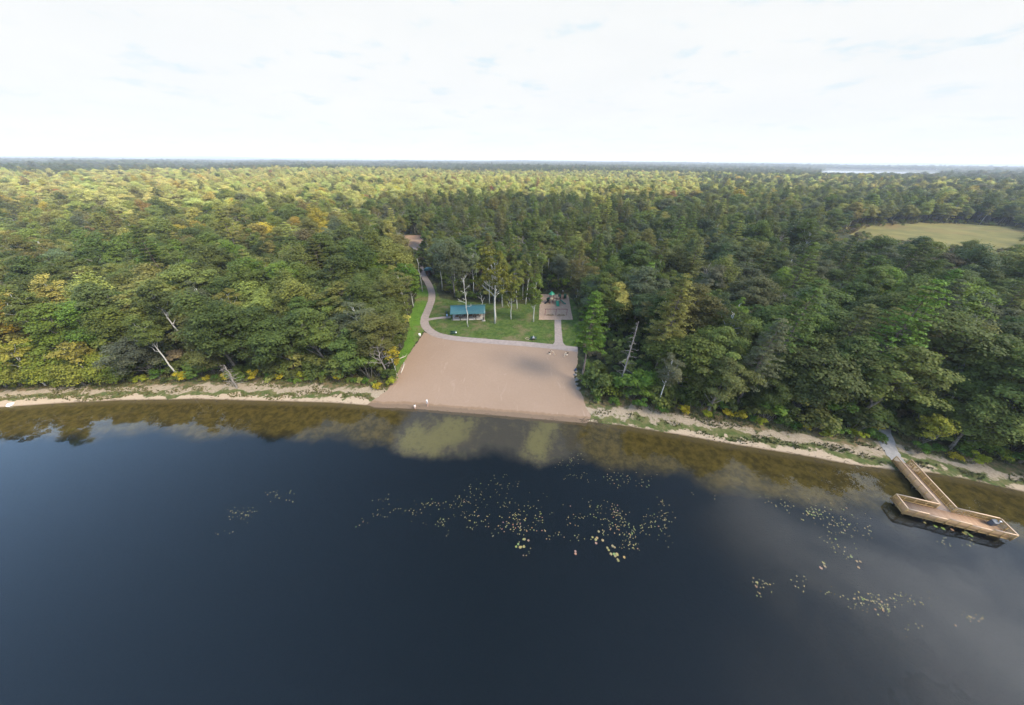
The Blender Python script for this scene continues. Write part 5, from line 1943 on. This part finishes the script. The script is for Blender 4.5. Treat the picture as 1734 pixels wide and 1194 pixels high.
# veil: solid towards the horizon, broken overhead, open blue in the west
low = k.step(zz, 0.42, 0.30)
side = k.math('ADD', k.math('SUBTRACT', k.math('MULTIPLY', sep.outputs['X'], 1.05), 0.26), k.math('MULTIPLY', sep.outputs['Y'], 0.05))
n3 = k.noise(cmb.outputs[0], 1.7, 5, 0.6, 0.6)
m = k.math('ADD', k.math('MULTIPLY', k.step(k.math('ADD', n1, side), 0.60, 0.86), k.step(n3, 0.36, 0.60, 0.12, 1.0)), low, clamp=True)
thin = k.math('MULTIPLY', k.step(n2, 0.54, 0.70), 0.40)
thin = k.math('MULTIPLY', thin, k.step(zz, 0.02, 0.20, 0.3, 1.0))
cloudcol = k.mix(k.step(n1, 0.3, 0.7), (4.7, 4.80, 4.82), (4.9, 4.95, 4.92))
cloudcol = k.mix(k.step(zz, 0.30, 0.75, 0, 1.0), cloudcol, (6.0, 6.2, 6.6))
cloudcol = k.mix(k.math('MULTIPLY', thin, 1.6), cloudcol, (3.35, 4.25, 4.75))
glow = k.step(k.math('ADD', sep.outputs['X'], k.math('MULTIPLY', sep.outputs['Y'], 0.1)), 0.42, 0.90, 1.0, 5.2)
cloudcol = k.mix(1.0, cloudcol, k.math('ADD', k.math('MULTIPLY', k.math('SUBTRACT', glow, 1.0), k.step(zz, 0.31, 0.50)), 1.0), 'MULTIPLY')
skyc = k.mix(1.0, sky.outputs['Color'], (2.25, 2.2, 2.0), 'MULTIPLY')
skyc = k.mix(1.0, skyc, k.step(sep.outputs['X'], 0.0, -0.75, 1.0, 2.6), 'MULTIPLY')
k.put(bg.inputs['Color'], k.mix(m, skyc, cloudcol))
bg.inputs['Strength'].default_value = 0.1
k.t.links.new(bg.outputs[0], wo.inputs['Surface'])

sd = bpy.data.lights.new('sun', 'SUN')
sd.energy = 5.0
sd.angle = R(20.0)
sd.color = (1.0, 0.93, 0.80)
so = bpy.data.objects.new('sun', sd)
sv = Vector((math.sin(R(SUN_AZ)) * math.cos(R(SUN_EL)), math.cos(R(SUN_AZ)) * math.cos(R(SUN_EL)), math.sin(R(SUN_EL))))
so.rotation_euler = sv.to_track_quat('Z', 'Y').to_euler()
so.location = (300, -60, 300)
C.objects.link(so)

# thin cloud bank overhead, between the sun and the shore
k = NT('cloud_vapour')
P = k.pos()
nz = k.noise(P, 0.0035, 5, 0.55, 0.4)
e = k.n('Attribute', attribute_type='GEOMETRY', attribute_name='tint').outputs['Fac']
dens = k.math('MULTIPLY', k.step(nz, 0.36, 0.58, 0.25, 1.0), e)
dens = k.math('MULTIPLY', dens, 0.47)
tr = k.n('BsdfTransparent')
tl = k.n('BsdfTranslucent')
tl.inputs['Color'].default_value = (0.85, 0.86, 0.88, 1)
mx = k.n('MixShader')
k.put(mx.inputs[0], dens)
k.t.links.new(tr.outputs[0], mx.inputs[1])
k.t.links.new(tl.outputs[0], mx.inputs[2])
M['cloud'] = k.done(mx.outputs[0])
alt = 560.0
off = Vector((sv.x, sv.y)) * (alt / sv.z)
nu, nv = 64, 40
cx0, cx1, cy0, cy1 = -230, 900, -420, 440
vv, qq, tt = [], [], []
for lay in (0, 1):
    for j in range(nv):
        for i in range(nu):
            u, v = i / (nu - 1), j / (nv - 1)
            x = cx0 + (cx1 - cx0) * u
            y = cy0 + (cy1 - cy0) * v + 30 * math.sin(u * 11) + 18 * math.sin(u * 23 + 1)
            ed = min(1, min(u, 1 - u) * 7) * min(1, min(v, 1 - v) * 7)
            ed = ed * ed * (3 - 2 * ed)
            th = ed * (26 + 10 * math.sin(x / 60) * math.cos(y / 47))
            vv.append((x + off.x, y + off.y, alt + (th if lay else -th * 0.4)))
            tt.append(ed)
    for j in range(nv - 1):
        for i in range(nu - 1):
            b = lay * nu * nv + j * nu + i
            f = (b, b + 1, b + nu + 1, b + nu)
            qq.append(f if lay else f[::-1])
me = np_mesh('cloud', vv, qq, None, [M['cloud']], smooth=True)
a = me.attributes.new('tint', 'FLOAT', 'POINT')
a.data.foreach_set('value', np.array(tt, np.float32))
tag(link('cloud', me), kind='structure')

# air
k = NT('haze_air')
vs = k.n('VolumePrincipled')
vs.inputs['Color'].default_value = (0.80, 0.88, 1.0, 1)
vs.inputs['Density'].default_value = 0.00017
vs.inputs['Anisotropy'].default_value = 0.0
k.t.links.new(vs.outputs[0], k.out.inputs['Volume'])
hb = MB()
hb.box((0, 4000, 60), (30000, 22000, 130.0))
tag(hb.build('haze', k.m), kind='stuff')

vset = scene.view_settings
scene.display_settings.display_device = 'sRGB'
vset.view_transform = 'Standard'
vset.look = 'None'
vset.exposure = 1.0
vset.gamma = 1.0
vset.use_curve_mapping = False
cy = scene.cycles
cy.max_bounces = 7
cy.diffuse_bounces = 3
cy.glossy_bounces = 3
cy.transmission_bounces = 4
cy.volume_bounces = 0
cy.transparent_max_bounces = 12
cy.use_denoising = True
cy.caustics_reflective = False
cy.caustics_refractive = False
